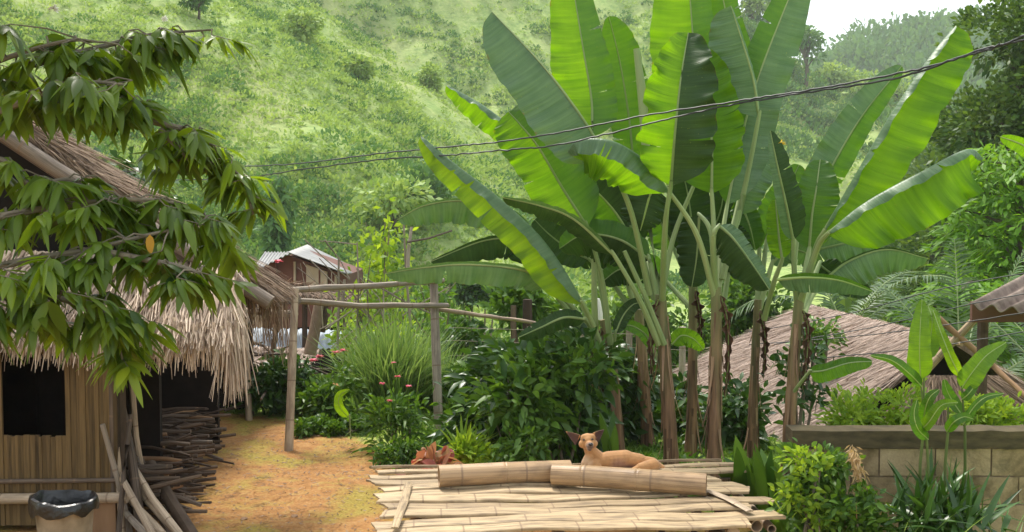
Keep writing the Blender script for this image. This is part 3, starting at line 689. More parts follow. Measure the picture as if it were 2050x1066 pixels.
n = 420; u = RNG.random(n)   # right verge strands falling outwards
Pq = np.array(tuple(T1)) + (np.array(tuple(Q1)) - np.array(tuple(T1))) * u[:, None] + RNG.normal(size=(n, 3)) * .03
sk.append(ribbons(Pq, np.array([.2, -.5, -1.]) + RNG.normal(size=(n, 3)) * .16, rdir(n), .38, .016, 3, 2, 'straw', .5, .3))
rib_obj('skirt_thatch', sk, M['thatch'], hut)

# things about the hut
pl_ = empty('pail', (-3.17, 7.15, 0)); tag(pl_, 'pale plastic pail lined with a black bin bag before the hut wall', 'pail')
prof = [(.155, 0), (.165, .02), (.178, .25), (.192, .43), (.205, .45), (.205, .485), (.196, .49), (.19, .46), (.16, .03), (.0, .028)]
m = MB(); V, F = [], []; S_ = 36
for r_, z_ in prof:
    for k in range(S_): a = 2 * math.pi * k / S_; V.append((-3.17 + r_ * math.cos(a), 7.15 + r_ * math.sin(a), z_))
for i in range(len(prof) - 1):
    for k in range(S_): F.append((i * S_ + k, i * S_ + (k + 1) % S_, (i + 1) * S_ + (k + 1) % S_, (i + 1) * S_ + k))
m.add(V, F); m.build('bucket_wall', M['pail'], pl_)
m = MB(); V, F = [], []
rings = [(.18, .38), (.186, .49), (.205, .512), (.222, .505), (.231, .47), (.230, .43)]
for i, (r_, z_) in enumerate(rings):
    for k in range(48):
        a = 2 * math.pi * k / 48; w = .004 * math.sin(a * 7 + i * .5) + .002 * math.sin(a * 11 + i)
        V.append((-3.17 + (r_ + w) * math.cos(a), 7.15 + (r_ + w) * math.sin(a), z_ + (w if i < 4 else 4 * w) + (.04 * max(0, math.sin(a - 1.9)) if 0 < i < 5 else 0)))
for i in range(len(rings) - 1):
    for k in range(48): F.append((i * 48 + k, i * 48 + (k + 1) % 48, (i + 1) * 48 + (k + 1) % 48, (i + 1) * 48 + k))
c0 = len(V); 
for r_, z_ in ((.14, .33), (.07, .36), (.001, .34)):
    for k in range(48):
        a = 2 * math.pi * k / 48; V.append((-3.17 + r_ * math.cos(a), 7.15 + r_ * math.sin(a), z_ + .03 * math.sin(a * 5 + r_ * 40)))
for k in range(48): F.append((k, (k + 1) % 48, c0 + (k + 1) % 48, c0 + k))
for i in range(2):
    for k in range(48): F.append((c0 + i * 48 + k, c0 + i * 48 + (k + 1) % 48, c0 + (i + 1) * 48 + (k + 1) % 48, c0 + (i + 1) * 48 + k))
m.add(V, F); m.build('bin_liner', M['bag'], pl_)

def lean_pole(p, q, r0, r1, mat, label, group='poles leaning by the hut corner', name='bamboo_pole', seg=9):
    p, q = Vector(p), Vector(q); m = MB(); d = q - p; mid = (p + q) / 2 + Vector((random.uniform(-.02, .02), random.uniform(-.02, .02), random.uniform(-.02, .01)))
    pts = [p, p.lerp(mid, .5), mid, mid.lerp(q, .5), q]; m.tube(pts, [r0, r0 * .9 + r1 * .1, (r0 + r1) / 2, r1 * 1.05, r1], seg)
    o = m.build(name, mat); tag(o, label, 'pole', group); return o
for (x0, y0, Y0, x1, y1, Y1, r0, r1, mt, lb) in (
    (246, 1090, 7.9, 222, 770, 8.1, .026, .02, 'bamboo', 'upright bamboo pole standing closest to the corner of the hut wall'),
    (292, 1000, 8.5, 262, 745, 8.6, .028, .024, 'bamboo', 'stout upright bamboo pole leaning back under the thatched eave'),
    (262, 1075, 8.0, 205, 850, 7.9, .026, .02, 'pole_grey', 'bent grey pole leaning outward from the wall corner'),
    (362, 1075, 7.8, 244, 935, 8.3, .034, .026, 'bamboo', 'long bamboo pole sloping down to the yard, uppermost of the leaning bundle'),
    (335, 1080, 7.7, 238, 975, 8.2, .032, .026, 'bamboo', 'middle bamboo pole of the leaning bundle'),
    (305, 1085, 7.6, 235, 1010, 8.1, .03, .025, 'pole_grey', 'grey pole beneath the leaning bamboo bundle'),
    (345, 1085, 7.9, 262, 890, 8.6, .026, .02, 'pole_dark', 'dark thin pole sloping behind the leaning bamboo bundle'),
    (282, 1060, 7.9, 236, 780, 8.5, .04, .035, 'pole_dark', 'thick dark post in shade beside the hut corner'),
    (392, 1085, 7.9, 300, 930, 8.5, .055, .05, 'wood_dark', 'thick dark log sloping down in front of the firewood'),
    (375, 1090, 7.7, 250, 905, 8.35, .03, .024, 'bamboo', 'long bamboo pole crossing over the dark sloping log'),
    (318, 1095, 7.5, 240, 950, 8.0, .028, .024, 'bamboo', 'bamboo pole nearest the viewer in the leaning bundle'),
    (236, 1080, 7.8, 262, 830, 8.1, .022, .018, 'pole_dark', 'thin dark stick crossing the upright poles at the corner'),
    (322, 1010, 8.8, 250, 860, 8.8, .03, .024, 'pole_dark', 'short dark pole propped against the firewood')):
    lean_pole(at(x0, y0, Y0), at(x1, y1, Y1), r0, r1, M[mt], lb)
def stick_pile(n, fx, label, group, mats, Lr, Rr, yawc, yaws, cat_='firewood'):
    protos = []
    for k in range(8):
        m = MB(); L = random.uniform(*Lr); r_ = random.uniform(*Rr)
        pts = [Vector((L * (t - .5), random.gauss(0, .02) * L, random.gauss(0, .02) * L)) for t in (0, .25, .5, .75, 1)]
        m.tube(pts, [r_, r_ * .95, r_ * .9, r_ * .8, r_ * .7], 7)
        o = m.build('firewood_stick', mats[k % len(mats)]); protos.append(o)
    for i in range(n):
        o = protos[i] if i < 8 else protos[i % 8].copy()
        if i >= 8: COL.objects.link(o)
        x_, y_, z_ = fx(i / n); o.location = (x_, y_, z_); o.rotation_euler = (random.uniform(0, 6), random.gauss(0, .12), yawc + random.gauss(0, yaws))
        tag(o, label, cat_, group)
def fx1(u):
    z = (random.random() ** 1.3) * .42; Y = random.uniform(8.15, 10.9); return (-3.12 - .2 * (Y - 8.3) + random.uniform(-.25, .3) * (1 - z), Y, z + .03)
stick_pile(230, fx1, 'weathered stick in the low firewood pile beside the hut', 'firewood piled beside the hut', [M['wood'], M['pole_dark'], M['wood'], M['wood_dark'], M['plank']], (.4, .85), (.011, .03), .05, .26)
def fx2(u): 
    z = random.random() * .75; return (random.uniform(-4.4, -3.0), random.uniform(12.9, 13.9), z - .1)
stick_pile(70, fx2, 'dark crooked branch in the heap behind the porch', 'branches heaped behind the porch', [M['wood_dark'], M['pole_dark'], M['wood']], (.8, 1.9), (.012, .028), .2, .9)
# porch items
m = MB(); g = [];
cl = []
for i in range(9):
    for j in range(12):
        p = at(357 + i * 3.2 + 2 * math.sin(j * .5), 690 + j * 8.2, 11.2 + .05 * math.sin(i * 1.6)); cl.append(p)
m.add(cl, [(i * 12 + j, (i + 1) * 12 + j, (i + 1) * 12 + j + 1, i * 12 + j + 1) for i in range(8) for j in range(11)])
tag(m.build('hanging_cloth', M['cloth']), 'grey brown cloth hanging under the eave at the dark porch', 'cloth')
def basin(px, py, Y, r_, h, mat, label):
    c = at(px, py, Y); m = MB(); V, F = [], []
    for q, z_ in ((r_ * .7, 0), (r_ * .9, h * .6), (r_, h), (r_ * 1.08, h), (r_ * 1.05, h * 1.06), (r_ * .95, h * 1.02), (r_ * .66, h * .1), (.0, h * .1)):
        for k in range(24): a = k / 24 * 6.2832; V.append((c.x + q * math.cos(a), c.y + q * math.sin(a), c.z + z_))
    for i in range(7):
        for k in range(24): F.append((i * 24 + k, i * 24 + (k + 1) % 24, (i + 1) * 24 + (k + 1) % 24, (i + 1) * 24 + k))
    F.append(tuple(range(24))); m.add(V, F); tag(m.build('basin', mat), label, 'basin')
lt = empty('low_table', at(366, 835, 12)); tag(lt, 'small dark stand carrying the pale basins in the porch', 'stand')
c = at(366, 818, 12.0); m = MB(); m.box(c + Vector((0, 0, -.02)), (.3, .3, .03)); m.build('table_top', M['wood'], lt, False)
for sx in (-1, 1):
    for sy in (-1, 1): m = MB(); m.box(c + Vector((sx * .12, sy * .12, -.1)), (.03, .03, .14)); m.build('leg', M['wood'], lt, False)
basin(366, 817, 12, .10, .07, M['enamel'], 'white basin at the bottom of the pair in the dark porch')
basin(368, 803, 12, .145, .08, M['tinblue'], 'bluish grey basin stacked over the white basin in the porch')

# ------------------------------------------------------------------ bamboo frame by the yard
fr = empty('garden_trellis', gr(578, 900)); tag(fr, 'open trellis of bamboo posts and rails beside the long grass clump', 'trellis')
def rail(nm, pts, r0, r1, mt, parent):
    m = MB(); P = []
    for i in range(len(pts) - 1):
        a, b = Vector(pts[i]), Vector(pts[i + 1])
        for k in range(5): P.append(a.lerp(b, k / 5) + Vector((0, 0, random.uniform(-.006, .006))))
    P.append(Vector(pts[-1])); n_ = len(P)
    m.tube(P, [r0 + (r1 - r0) * i / (n_ - 1) + (.003 if i % 3 == 0 else 0) for i in range(n_)], 9)
    return m.build(nm, mt, parent)
rail('post', [gr(577, 903) - Vector((0, 0, .1)), at(591, 578, 11.1)], .048, .038, M['bamboo'], fr)
rail('post', [gr(880, 862) - Vector((0, 0, .25)), at(868, 556, 12.25)], .055, .05, M['pole_grey'], fr)
rail('post', [gr(499, 840) - Vector((0, 0, .1)), at(490, 640, 12.7)], .042, .036, M['bamboo'], fr)
rail('rail', [at(546, 582, 11.0), at(720, 574, 11.6), at(888, 562, 12.2)], .036, .03, M['pole_grey'], fr)
rail('rail', [at(553, 600, 11.2), at(720, 612, 11.6), at(897, 612, 12.15)], .036, .03, M['pole_grey'], fr)
rail('rail', [at(470, 622, 12.0), at(592, 629, 11.2)], .042, .036, M['bamboo'], fr)
rail('rail', [at(850, 616, 12.2), at(960, 631, 12.3), at(1072, 647, 12.4)], .028, .02, M['bamboo'], fr)
for x_, y_, Y_ in ((868, 560, 12.25), (868, 613, 12.2), (590, 600, 11.12), (584, 628, 11.2)):
    m = MB(); c = at(x_, y_, Y_)
    for k in range(4): m.tube([c + Vector((.062 * math.cos(a), .062 * math.sin(a), -.03 + .018 * k + .02 * math.sin(a))) for a in [q * .6 for q in range(12)]], .006, 5, caps=False)
    m.build('lashing', M['twig'], fr)

# dry twig fence and vines behind
tw = empty('twig_fence', at(760, 760, 15)); tag(tw, 'tangle of dry sticks and wires behind the bamboo frame', 'fence')
m = MB()
for i in range(26):
    x_ = random.uniform(640, 900); Y_ = random.uniform(13.8, 16); a = at(x_, random.uniform(650, 700), Y_); b = at(x_ + random.gauss(0, 60), random.uniform(510, 600), Y_ + random.uniform(-.5, .5))
    mid = (a + b) / 2 + Vector((random.gauss(0, .08), 0, random.gauss(0, .06))); r_ = random.uniform(.006, .016); m.tube([a, mid, b], [r_, r_ * .8, r_ * .5], 5)
for (x0, y0, x1, y1, r_) in ((676, 700, 678, 515, .02), (822, 655, 808, 448, .02), (816, 560, 824, 455, .03), (815, 485, 905, 462, .018), (690, 655, 690, 560, .03), (712, 700, 715, 485, .014), (715, 490, 640, 483, .01), (650, 482, 680, 520, .01), (745, 640, 620, 520, .012), (700, 560, 650, 480, .01),
                             (735, 560, 890, 640, .016), (700, 690, 800, 575, .012), (640, 660, 850, 560, .01), (780, 650, 900, 575, .012), (610, 480, 700, 560, .01)):
    m.tube([at(x0, y0, 14.6), at((x0 + x1) / 2 + random.gauss(0, 4), (y0 + y1) / 2 + random.gauss(0, 4), 14.7), at(x1, y1, 14.8)], [r_, r_ * .9, r_ * .7], 6)
m.build('dry_sticks', M['twig'], tw)
def vine(cx, cy, Y, w, h, n, label, mat='shrublight', nm='vine'):
    b = at(cx, cy + h / 2, Y); root = empty(nm, b); tag(root, label, 'climbing plant')
    m = MB()
    for i in range(5):
        m.tube([at(cx + random.uniform(-w, w) * .2, cy + h / 2, Y), at(cx + random.uniform(-w, w) * .35, cy, Y), at(cx + random.uniform(-w, w) * .5, cy - h / 2, Y)], [.012, .009, .004], 5)
    m.build('stem', M['twig'], root)
    px_ = RNG.normal(size=n) * w * .3 + cx; py_ = RNG.normal(size=n) * h * .3 + cy
    P = np.array([tuple(at(a, b_, Y + random.gauss(0, .25))) for a, b_ in zip(px_, py_)])
    rib_obj('foliage', [ribbons(P, rdir(n, -.3), rdir(n, .5), .13, .07, 3, 2, 'leaf', .2)], M[mat], root)
vine(770, 520, 15.2, 90, 150, 420, 'pale yellow green vine climbing the dry sticks left of the banana leaves')
vine(740, 615, 15, 120, 60, 260, 'sparse leafy vine trailing through the twig fence')
vine(870, 600, 15.4, 70, 60, 200, 'small vine beside the grey frame post', 'shrub')

# ------------------------------------------------------------------ brown boarded hut in the middle distance
h2 = empty('boarded_hut', at(600, 680, 27)); tag(h2, 'red brown boarded hut on stilts with a pale metal roof beyond the yard', 'hut')
def quadpx(pts, th=.06):
    P = [at(*p) for p in pts]; P2 = [p + Vector((0, th, 0)) for p in P]; n_ = len(P)
    return P + P2, [tuple(range(n_)), tuple(range(2 * n_ - 1, n_ - 1, -1))] + [(i, (i + 1) % n_, n_ + (i + 1) % n_, n_ + i) for i in range(n_)]
m = MB(); m.add(*quadpx([(500, 662, 27), (500, 545, 27), (577, 511, 27), (694, 552, 27), (694, 650, 27)], 3.0)); m.build('wall', M['rust'], h2, False)
for i, x_ in enumerate((516, 552, 590, 640, 672)):
    m = MB(); m.tube([at(x_, 655, 26.95), at(x_, 520 + abs(x_ - 577) * .33, 26.95)], .035, 6); m.build('batten', M['rust'] if i % 2 else M['beige'], h2)
m = MB(); m.add(*quadpx([(613, 578, 26.93), (613, 530, 26.93), (655, 545, 26.93), (655, 580, 26.93)])); m.build('panel', M['beige'], h2, False)
m = MB(); m.add(*quadpx([(486, 671, 26.9), (486, 630, 26.9), (528, 630, 26.9), (528, 667, 26.9)])); m.build('panel', M['beige'], h2, False)
def corr(name, a, b, c, d, mat, parent, waves=14, amp=.022, nu=90):
    """corrugated sheet; waves run from edge a-b down to d-c"""
    a, b, c, d = [np.array(tuple(v)) for v in (a, b, c, d)]; nv = 8
    u, v = np.meshgrid(np.linspace(0, 1, nu), np.linspace(0, 1, nv), indexing='ij')
    P = (a * (1 - u[..., None]) + b * u[..., None]) * (1 - v[..., None]) + (d * (1 - u[..., None]) + c * u[..., None]) * v[..., None]
    nn = np.cross(b - a, d - a); nn = nn / np.linalg.norm(nn); nn = nn if nn[2] > 0 else -nn
    P = P + nn * (amp * np.sin(u * waves * 2 * np.pi))[..., None]
    V = np.concatenate([P.reshape(-1, 3), (P - nn * .012).reshape(-1, 3)]); k = nu * nv
    i, j = np.meshgrid(np.arange(nu - 1), np.arange(nv - 1), indexing='ij'); F = np.stack([i * nv + j, (i + 1) * nv + j, (i + 1) * nv + j + 1, i * nv + j + 1], -1).reshape(-1, 4)
    i0 = np.arange(nu - 1); e = np.stack([i0 * nv + nv - 1, (i0 + 1) * nv + nv - 1, (i0 + 1) * nv + nv - 1 + k, i0 * nv + nv - 1 + k], -1)
    e2 = np.stack([i0 * nv, (i0 + 1) * nv, (i0 + 1) * nv + k, i0 * nv + k], -1)
    return mesh_grid(name, V, np.concatenate([F, F[:, ::-1] + k, e, e2[:, ::-1]]), mat, parent)
ap = at(577, 505, 26.5); apb = ap + Vector((-.6, 5.5, 0)); 
corr('roof', ap, apb, apb + Vector((1.75, 0, -.85)), at(694, 548, 26.5), M['tin'], h2, 24)
corr('roof', at(530, 505, 27.6), at(580, 505, 27.6), at(578, 508, 26.4), at(500, 548, 26.4), M['tin'], h2, 8)
corr('lean_to', at(455, 655, 24.5), at(700, 662, 24.5), at(700, 697, 22.5), at(455, 700, 22.5), M['tinblue'], h2, 22, .02)
for x_ in (500, 560, 640, 690):
    m = MB(); m.tube([at(x_, 655, 27.1), at(x_, 720, 27.1)], .07, 7); m.build('stilt', M['wood_dark'], h2)
m = MB(); m.box(at(590, 690, 28.5), (3.2, .1, 1.6)); m.build('under_shade', M['dark'], h2, False)  # dark sheet standing in for the shaded gap below the floor
t0, t1, q0, q1 = at(500, 560, 24.5), at(640, 575, 24.5), at(470, 578, 22.5), at(735, 606, 22.5)
slab('porch_deck', t0, t1, q1, q0, .08, M['thatch_base'], h2)
rib_obj('porch_thatch', [strands(t0, t1, q0, q1, 2600, .8, .03, .2, .12, 6, lift=.02)], M['thatch_brown'], h2)
for x_ in (470, 610, 690):
    m = MB(); m.tube([at(x_, 590, 22.6), at(x_, 790, 22.6)], .06, 7); m.build('porch_post', M['wood'], h2)
ls = empty('thatched_shed', at(540, 760, 17)); tag(ls, 'low grey thatched shed roof between the left hut and the flower bed', 'shed')
t0, t1, q0, q1 = at(440, 692, 18.5), at(640, 702, 18.5), at(440, 752, 16.4), at(600, 748, 16.4)
slab('roof', t0, t1, q1, q0, .08, M['thatch_base'], ls)
rib_obj('roof_thatch', [strands(t0, t1, q0, q1, 3000, .6, .018, .3, .1, 6)], M['thatch_right'], ls)
for x_ in (450, 520, 585):
    m = MB(); m.tube([at(x_, 745, 16.7), at(x_, 850, 16.7)], .04, 7); m.build('post', M['wood_dark'], ls)
lean_pole(at(620, 710, 16.0), at(640, 606, 16.2), .10, .085, M['wood'], 'thick leaning timber post before the bluish metal sheets', 'posts by the metal sheets', 'timber_post')
lean_pole(at(645, 665, 16.2), at(652, 612, 16.2), .05, .045, M['wood'], 'short timber stump leaning behind the thick post', 'posts by the metal sheets', 'timber_post')
lean_pole(at(536, 748, 15), at(556, 640, 15), .045, .035, M['wood'], 'slim leaning prop under the end of the thatched hut roof', 'posts by the metal sheets', 'timber_post')

# ------------------------------------------------------------------ right thatched hut, corrugated roof, block wall
h3 = empty('sunken_hut', (5.4, 15, -2.3)); tag(h3, 'brown thatched roof hut below the block wall at the right', 'hut')
RA, RB = at(1906, 676, 13.0), at(1618, 610, 18.6)
EA, EB = Vector((2.9, 12.7, -1.05)), Vector((2.5, 19.0, -.75))
FA = Vector((8.6, 12.7, -1.05)); FB = Vector((8.2, 19., -.75))
slab('roof', RB, RA, EA, EB, .06, M['thatch_base'], h3); slab('roof', RB, RA, FA, FB, .06, M['thatch_base'], h3)
rib_obj('roof_thatch', [strands(RB, RA, EB, EA, 26000, .42, .013, .12, .13, 14, lift=.012), strands(RB, RA, FB, FA, 5000, .45, .013, .15, .13, 14, lift=.012)], M['thatch_right'], h3)
# front skirt under the open gable
k0, k1 = at(1838, 752, 12.75), at(2000, 752, 12.75)
ql, qr = Vector((3.0, 11.3, -1.5)), Vector((9.0, 11.3, -1.5))
slab('skirt', k0, k1, qr, ql, .06, M['thatch_base'], h3)
rib_obj('skirt_thatch', [strands(k0, k1, ql, qr, 7000, .5, .012, .2, .14, 8, lift=.012)], M['thatch_brown'], h3)
mb_ = MB(); mb_.add([RA + Vector((0, .5, -.1)), Vector((4.3, 13.5, -.6)), Vector((7.1, 13.5, -.6))], [(0, 1, 2)]); mb_.build('gable_shade', M['dark'], h3, False)  # dark triangle painted in place of shade behind the gable opening
rail('crossed_pole', [at(1850, 745, 12.6), at(1962, 628, 12.4)], .05, .045, M['slat'], h3)
rail('crossed_pole', [at(1872, 632, 12.5), at(1990, 735, 12.4), at(2060, 800, 12.0)], .038, .03, M['plank'], h3)
rail('roof_batten', [at(1660, 656, 16.6), at(1800, 668, 14.6), at(1925, 690, 12.6)], .03, .026, M['slat'], h3)
m = MB()
for i in range(3): m.tube([Vector((3.6 + i * 2.2, 13.4, -2.6)), Vector((3.6 + i * 2.2, 13.4, -.75))], .06, 7)
m.build('post', M['wood_dark'], h3)
ch = empty('corrugated_shed', (6.6, 10.8, -2)); tag(ch, 'weathered corrugated fibre sheet roof corner at the right edge', 'shed')
ca = at(1934, 612, 10.4); cbx = at(2180, 632, 10.2)
corr('roof', at(2140, 502, 12.4), at(2140, 502, 12.4) + Vector((2.2, .2, 0)), cbx, ca, M['fibre'], ch, 6, .035, 120)
m = MB(); m.box(ca + Vector((1.7, .55, -.12)), (2.8, .05, .22)); m.build('fascia', M['rust'], ch, False)
m = MB(); m.tube([ca + Vector((.5, .7, -.1)), ca + Vector((.5, .7, -3.2))], .06, 8); m.build('post', M['wood'], ch)

wl = empty('block_wall', (4, 7.2, 0)); tag(wl, 'low unpainted block wall with a dark stained cap at the right', 'wall')
WZ = .98
def blockmat():
    m, n, o = newmat('block')
    tc = n.nodes.new('ShaderNodeTexCoord'); at_ = n.nodes.new('ShaderNodeAttribute'); at_.attribute_name = 'rnd'
    n1 = noise(n, 5, 6, tc.outputs['Object']); n2 = noise(n, 60, 4, tc.outputs['Object']); n5 = noise(n, 2.2, 7, tc.outputs['Object'], .8, .7)
    c = ramp(n, [(.30, (.12, .08, .035)), (.44, (.30, .215, .115)), (.66, (.44, .33, .19))], mathn(n, 'ADD', mathn(n, 'MULTIPLY', n1.outputs[0], .75), mathn(n, 'MULTIPLY', at_.outputs['Fac'], .25))).outputs[0]
    c = mixc(n, .25, c, n2.outputs[0], 'OVERLAY')
    c = mixc(n, mathn(n, 'MULTIPLY', ramp(n, [(.5, (0, 0, 0)), (.64, (1, 1, 1))], n5.outputs[0]).outputs[0], .6), c, (.07, .06, .025))
    p = n.nodes.new('ShaderNodeBsdfPrincipled'); n.links.new(c, p.inputs['Base Color']); p.inputs['Roughness'].default_value = .92
    n.links.new(bump(n, mathn(n, 'ADD', n1.outputs[0], n2.outputs[0]), .5, .008), p.inputs['Normal']); n.links.new(p.outputs[0], o.inputs[0]); return m
M['block'] = blockmat()
M['cap'] = solid_mat('stained_cap', (.022, .018, .009), (.13, .10, .05), 5, (1, 1, 3), .9, .8, .012, 0, detail=8)
M['mortar'] = solid_mat('mortar', (.15, .11, .065), (.30, .225, .14), 14, (1, 1, 1), .95, .6, .008, 0)
m = MB(); bwd = .40
for c_ in range(-2, 4):
    z1 = WZ - .13 - (3 - c_) * .205; 
    xx = 2.02 + (.2 if c_ % 2 else 0)
    if c_ % 2: m.box((2.02 + .095, 7.28, z1 - .1), (.18, .12 , .193))
    while xx < 9:
        m.box((xx + bwd / 2, 7.28 + random.uniform(-.004, .004), z1 - .1), (bwd - .012, .12, .193), r=random.random()); xx += bwd
m.build('block_courses', M['block'], wl, False)
m = MB(); m.box((5.53, 7.285, .2), (6.96, .106, 1.4)); m.build('mortar', M['mortar'], wl, False)
m = MB(); nx = 60; V = []
for i in range(nx + 1):
    X_ = 1.99 + 7.05 * i / nx; j = .006 * math.sin(i * 1.7) + random.uniform(-.006, .006)
    V += [(X_, 7.19, WZ - .125 + j), (X_, 7.19, WZ + j * .6), (X_, 7.37, WZ + .004 + j * .6), (X_, 7.37, WZ - .12)]
F = []
for i in range(nx):
    for k in range(4): F.append((i * 4 + k, i * 4 + (k + 1) % 4, (i + 1) * 4 + (k + 1) % 4, (i + 1) * 4 + k))
F += [(3, 2, 1, 0), (nx * 4, nx * 4 + 1, nx * 4 + 2, nx * 4 + 3)]
m.add(V, F); m.build('cap', M['cap'], wl, False)

# ------------------------------------------------------------------ bamboo platform
PZ = .55
pf = empty('bamboo_platform', (.4, 7.3, 0)); tag(pf, 'low platform of flattened bamboo slats with ragged ends in the foreground', 'platform')
def slat(x0, y0, x1, y1, w, lift=0., jag=.006):
    """pixel ends of the slat centre line on the deck plane; w metres"""
    a, b = gr(x0, y0, PZ), gr(x1, y1, PZ); d = (b - a); L = d.length; d.normalize(); s = Vector((-d.y, d.x, 0))
    n_ = 26; cs = [(-.5, -.004), (-.47, .002), (-.2, .0035), (0, .005), (.2, .0035), (.47, .002), (.5, -.004)]
    V, U, F = [], [], []
    ph = random.random() * 6; sk_ = random.uniform(-.08, .08); bow = random.uniform(-.01, .01); tz = random.uniform(-.0048, -.0018)
    for i in range(n_ + 1):
        t = i / n_
        c = a + d * (L * t) + s * (bow * math.sin(math.pi * t) + .008 * math.sin(t * 9 + ph)) + Vector((0, 0, lift + .009 * math.sin(t * 7 + ph) + .004 * math.sin(t * 23 + ph)))
        ww = w * (1 + .05 * math.sin(t * 5 + ph) + .012 * math.sin(t * 31))
        for q, (sv, zz) in enumerate(cs):
            e = (random.uniform(-jag, jag) * .9 + sk_ * sv) if i in (0, n_) else 0
            V.append(c + s * (sv * ww) + d * e + Vector((0, 0, zz + tz * sv * 4))); U.append((L * t, sv + .5))
    k = len(cs)
    for i in range(n_):
        for q in range(k - 1): F.append((i * k + q, (i + 1) * k + q, (i + 1) * k + q + 1, i * k + q + 1))
    nV = len(V); V += [v - Vector((0, 0, .014)) for v in V]; U += U
    F2 = [tuple(reversed([v + nV for v in f])) for f in F]
    for i in range(n_):
        F2.append((i * k, i * k + nV, (i + 1) * k + nV, (i + 1) * k)); F2.append((i * k + k - 1, (i + 1) * k + k - 1, (i + 1) * k + k - 1 + nV, i * k + k - 1 + nV))
    for q in range(k - 1):
        F2.append((q, q + 1, q + 1 + nV, q + nV)); F2.append((n_ * k + q, n_ * k + q + nV, n_ * k + q + 1 + nV, n_ * k + q + 1))
    m = MB(); m.add(V, F + F2, uv=U); return m.build('slat', M['slat'], pf)
rows_ = [(742, 938, 1440, 922, .05, .012), (755, 946, 1492, 928, .09, -.004), (740, 953, 1484, 938, .11, .006), (742, 966, 1380, 948, .13, 0), (764, 977, 1432, 957, .10, .008),
         (753, 990, 1480, 969, .12, -.003), (764, 1002, 1500, 981, .12, .007), (768, 1016, 1547, 1000, .15, 0), (766, 1031, 1500, 1013, .12, .008), (748, 1048, 1560, 1027, .17, .0), (752, 1064, 1500, 1044, .10, .006)]
def cly(r_): return (gr(r_[0], r_[1], PZ).y + gr(r_[2], r_[3], PZ).y) / 2
for i, r_ in enumerate(rows_):
    a_, b_ = rows_[max(i - 1, 0)], rows_[min(i + 1, len(rows_) - 1)]
    slat(*r_[:4], (cly(a_) - cly(b_)) / (2 if 0 < i < len(rows_) - 1 else 1) * (1.04 if i else .5), r_[5] * .4)
for (x0, y0, x1, y1, w) in ((818, 974, 790, 1066, .06), (1418, 990, 1502, 1032, .07)):
    a, b = gr(x0, y0, PZ), gr(x1, y1, PZ); m = MB()
    m.tube([a + Vector((0, 0, .028)), a.lerp(b, .5) + Vector((.01, 0, .034)), b + Vector((0, 0, .028))], [w * .45, w * .5, w * .42], 8, flat=.25); m.build('binding_strip', M['slat'] if w < .07 else M['bamboo'], pf)
# joists and legs
for i, (xl, yl, xr, yr) in enumerate(((830, 942, 835, 1064), (1100, 937, 1120, 1060), (1400, 930, 1470, 1050))):
    a, b = gr(xl, yl, PZ), gr(xr, yr, PZ); m = MB(); m.tube([a - Vector((0, 0, .065)), b - Vector((0, -.02, .065))], .042, 10); m.build('joist', M['bamboo'], pf)
for (x_, y_) in ((830, 950), (850, 1058), (1125, 1055), (1455, 935), (1440, 1040)):
    g_ = gr(x_, y_, PZ); m = MB(); m.tube([(g_.x, g_.y + .06, -.05), (g_.x, g_.y + .06, PZ - .10)], .045, 10); m.build('leg', M['pole_grey'], pf)
# round ends of the bamboos under the front edge
def culm_log(p, q, r_, mat, label, group, name='bamboo_log', rings=(.33, .7), wall=.012, r2=None):
    p, q = Vector(p), Vector(q); L = (q - p).length; d = (q - p).normalized(); r2 = r2 or r_
    root = None; m = MB(); up = Vector((0, 0, 1)); a = d.cross(up).normalized(); b = a.cross(d).normalized(); S_ = 28
    ts = [0]; rr = [1.0]
    for g_ in sorted(rings):
        ts += [g_ - .022 / L, g_ - .009 / L, g_ - .003 / L, g_ + .003 / L, g_ + .009 / L, g_ + .022 / L]; rr += [1.0, 1.03, .985, .985, 1.03, 1.0]
    ts.append(1); rr.append(1.0)
    V, F, U = [], [], []
    sag = lambda t: Vector((0, 0, .004 * math.sin(t * 5)))
    for t, k in zip(ts, rr):
        for j in range(S_):
            th = 2 * math.pi * j / S_; rad = (r_ + (r2 - r_) * t) * k * (1 + .012 * math.sin(2 * th + 1) + .01 * math.sin(3 * th + t * 3))
            V.append(p + d * (L * t) + sag(t) + (a * math.cos(th) + b * math.sin(th)) * rad); U.append((L * t, j / S_))
    for i in range(len(ts) - 1):
        for j in range(S_): F.append((i * S_ + j, i * S_ + (j + 1) % S_, (i + 1) * S_ + (j + 1) % S_, (i + 1) * S_ + j))
    # hollow ends
    for e, t0 in ((0, 0), (1, 1)):
        base_ = (len(ts) - 1) * S_ if e else 0; rad0 = (r2 if e else r_)
        o0 = len(V)
        for j in range(S_):
            th = 2 * math.pi * j / S_; c_ = p + d * (L * t0) + sag(t0); V.append(c_ + (a * math.cos(th) + b * math.sin(th)) * (rad0 - wall)); U.append((L * t0, .5))
        o1 = len(V)
        for j in range(S_):
            th = 2 * math.pi * j / S_; c_ = p + d * (L * t0 + (-.12 if e else .12)) + sag(t0); V.append(c_ + (a * math.cos(th) + b * math.sin(th)) * (rad0 - wall)); U.append((L * t0, .5))
        for j in range(S_):
            j2 = (j + 1) % S_; f = [(base_ + j, base_ + j2, o0 + j2, o0 + j), (o0 + j, o0 + j2, o1 + j2, o1 + j)]; F += f if e else [tuple(reversed(x__)) for x__ in f]
        F.append(tuple(o1 + j for j in range(S_)))
    m.add(V, F, uv=U); o = m.build(name, mat); tag(o, label, 'bamboo log', group); return o
gA = 'thick bamboo tubes on the platform'
TZ = PZ + .012 + .078
c1l = gr(878, 981, PZ); c1r = gr(1138, 977, PZ)
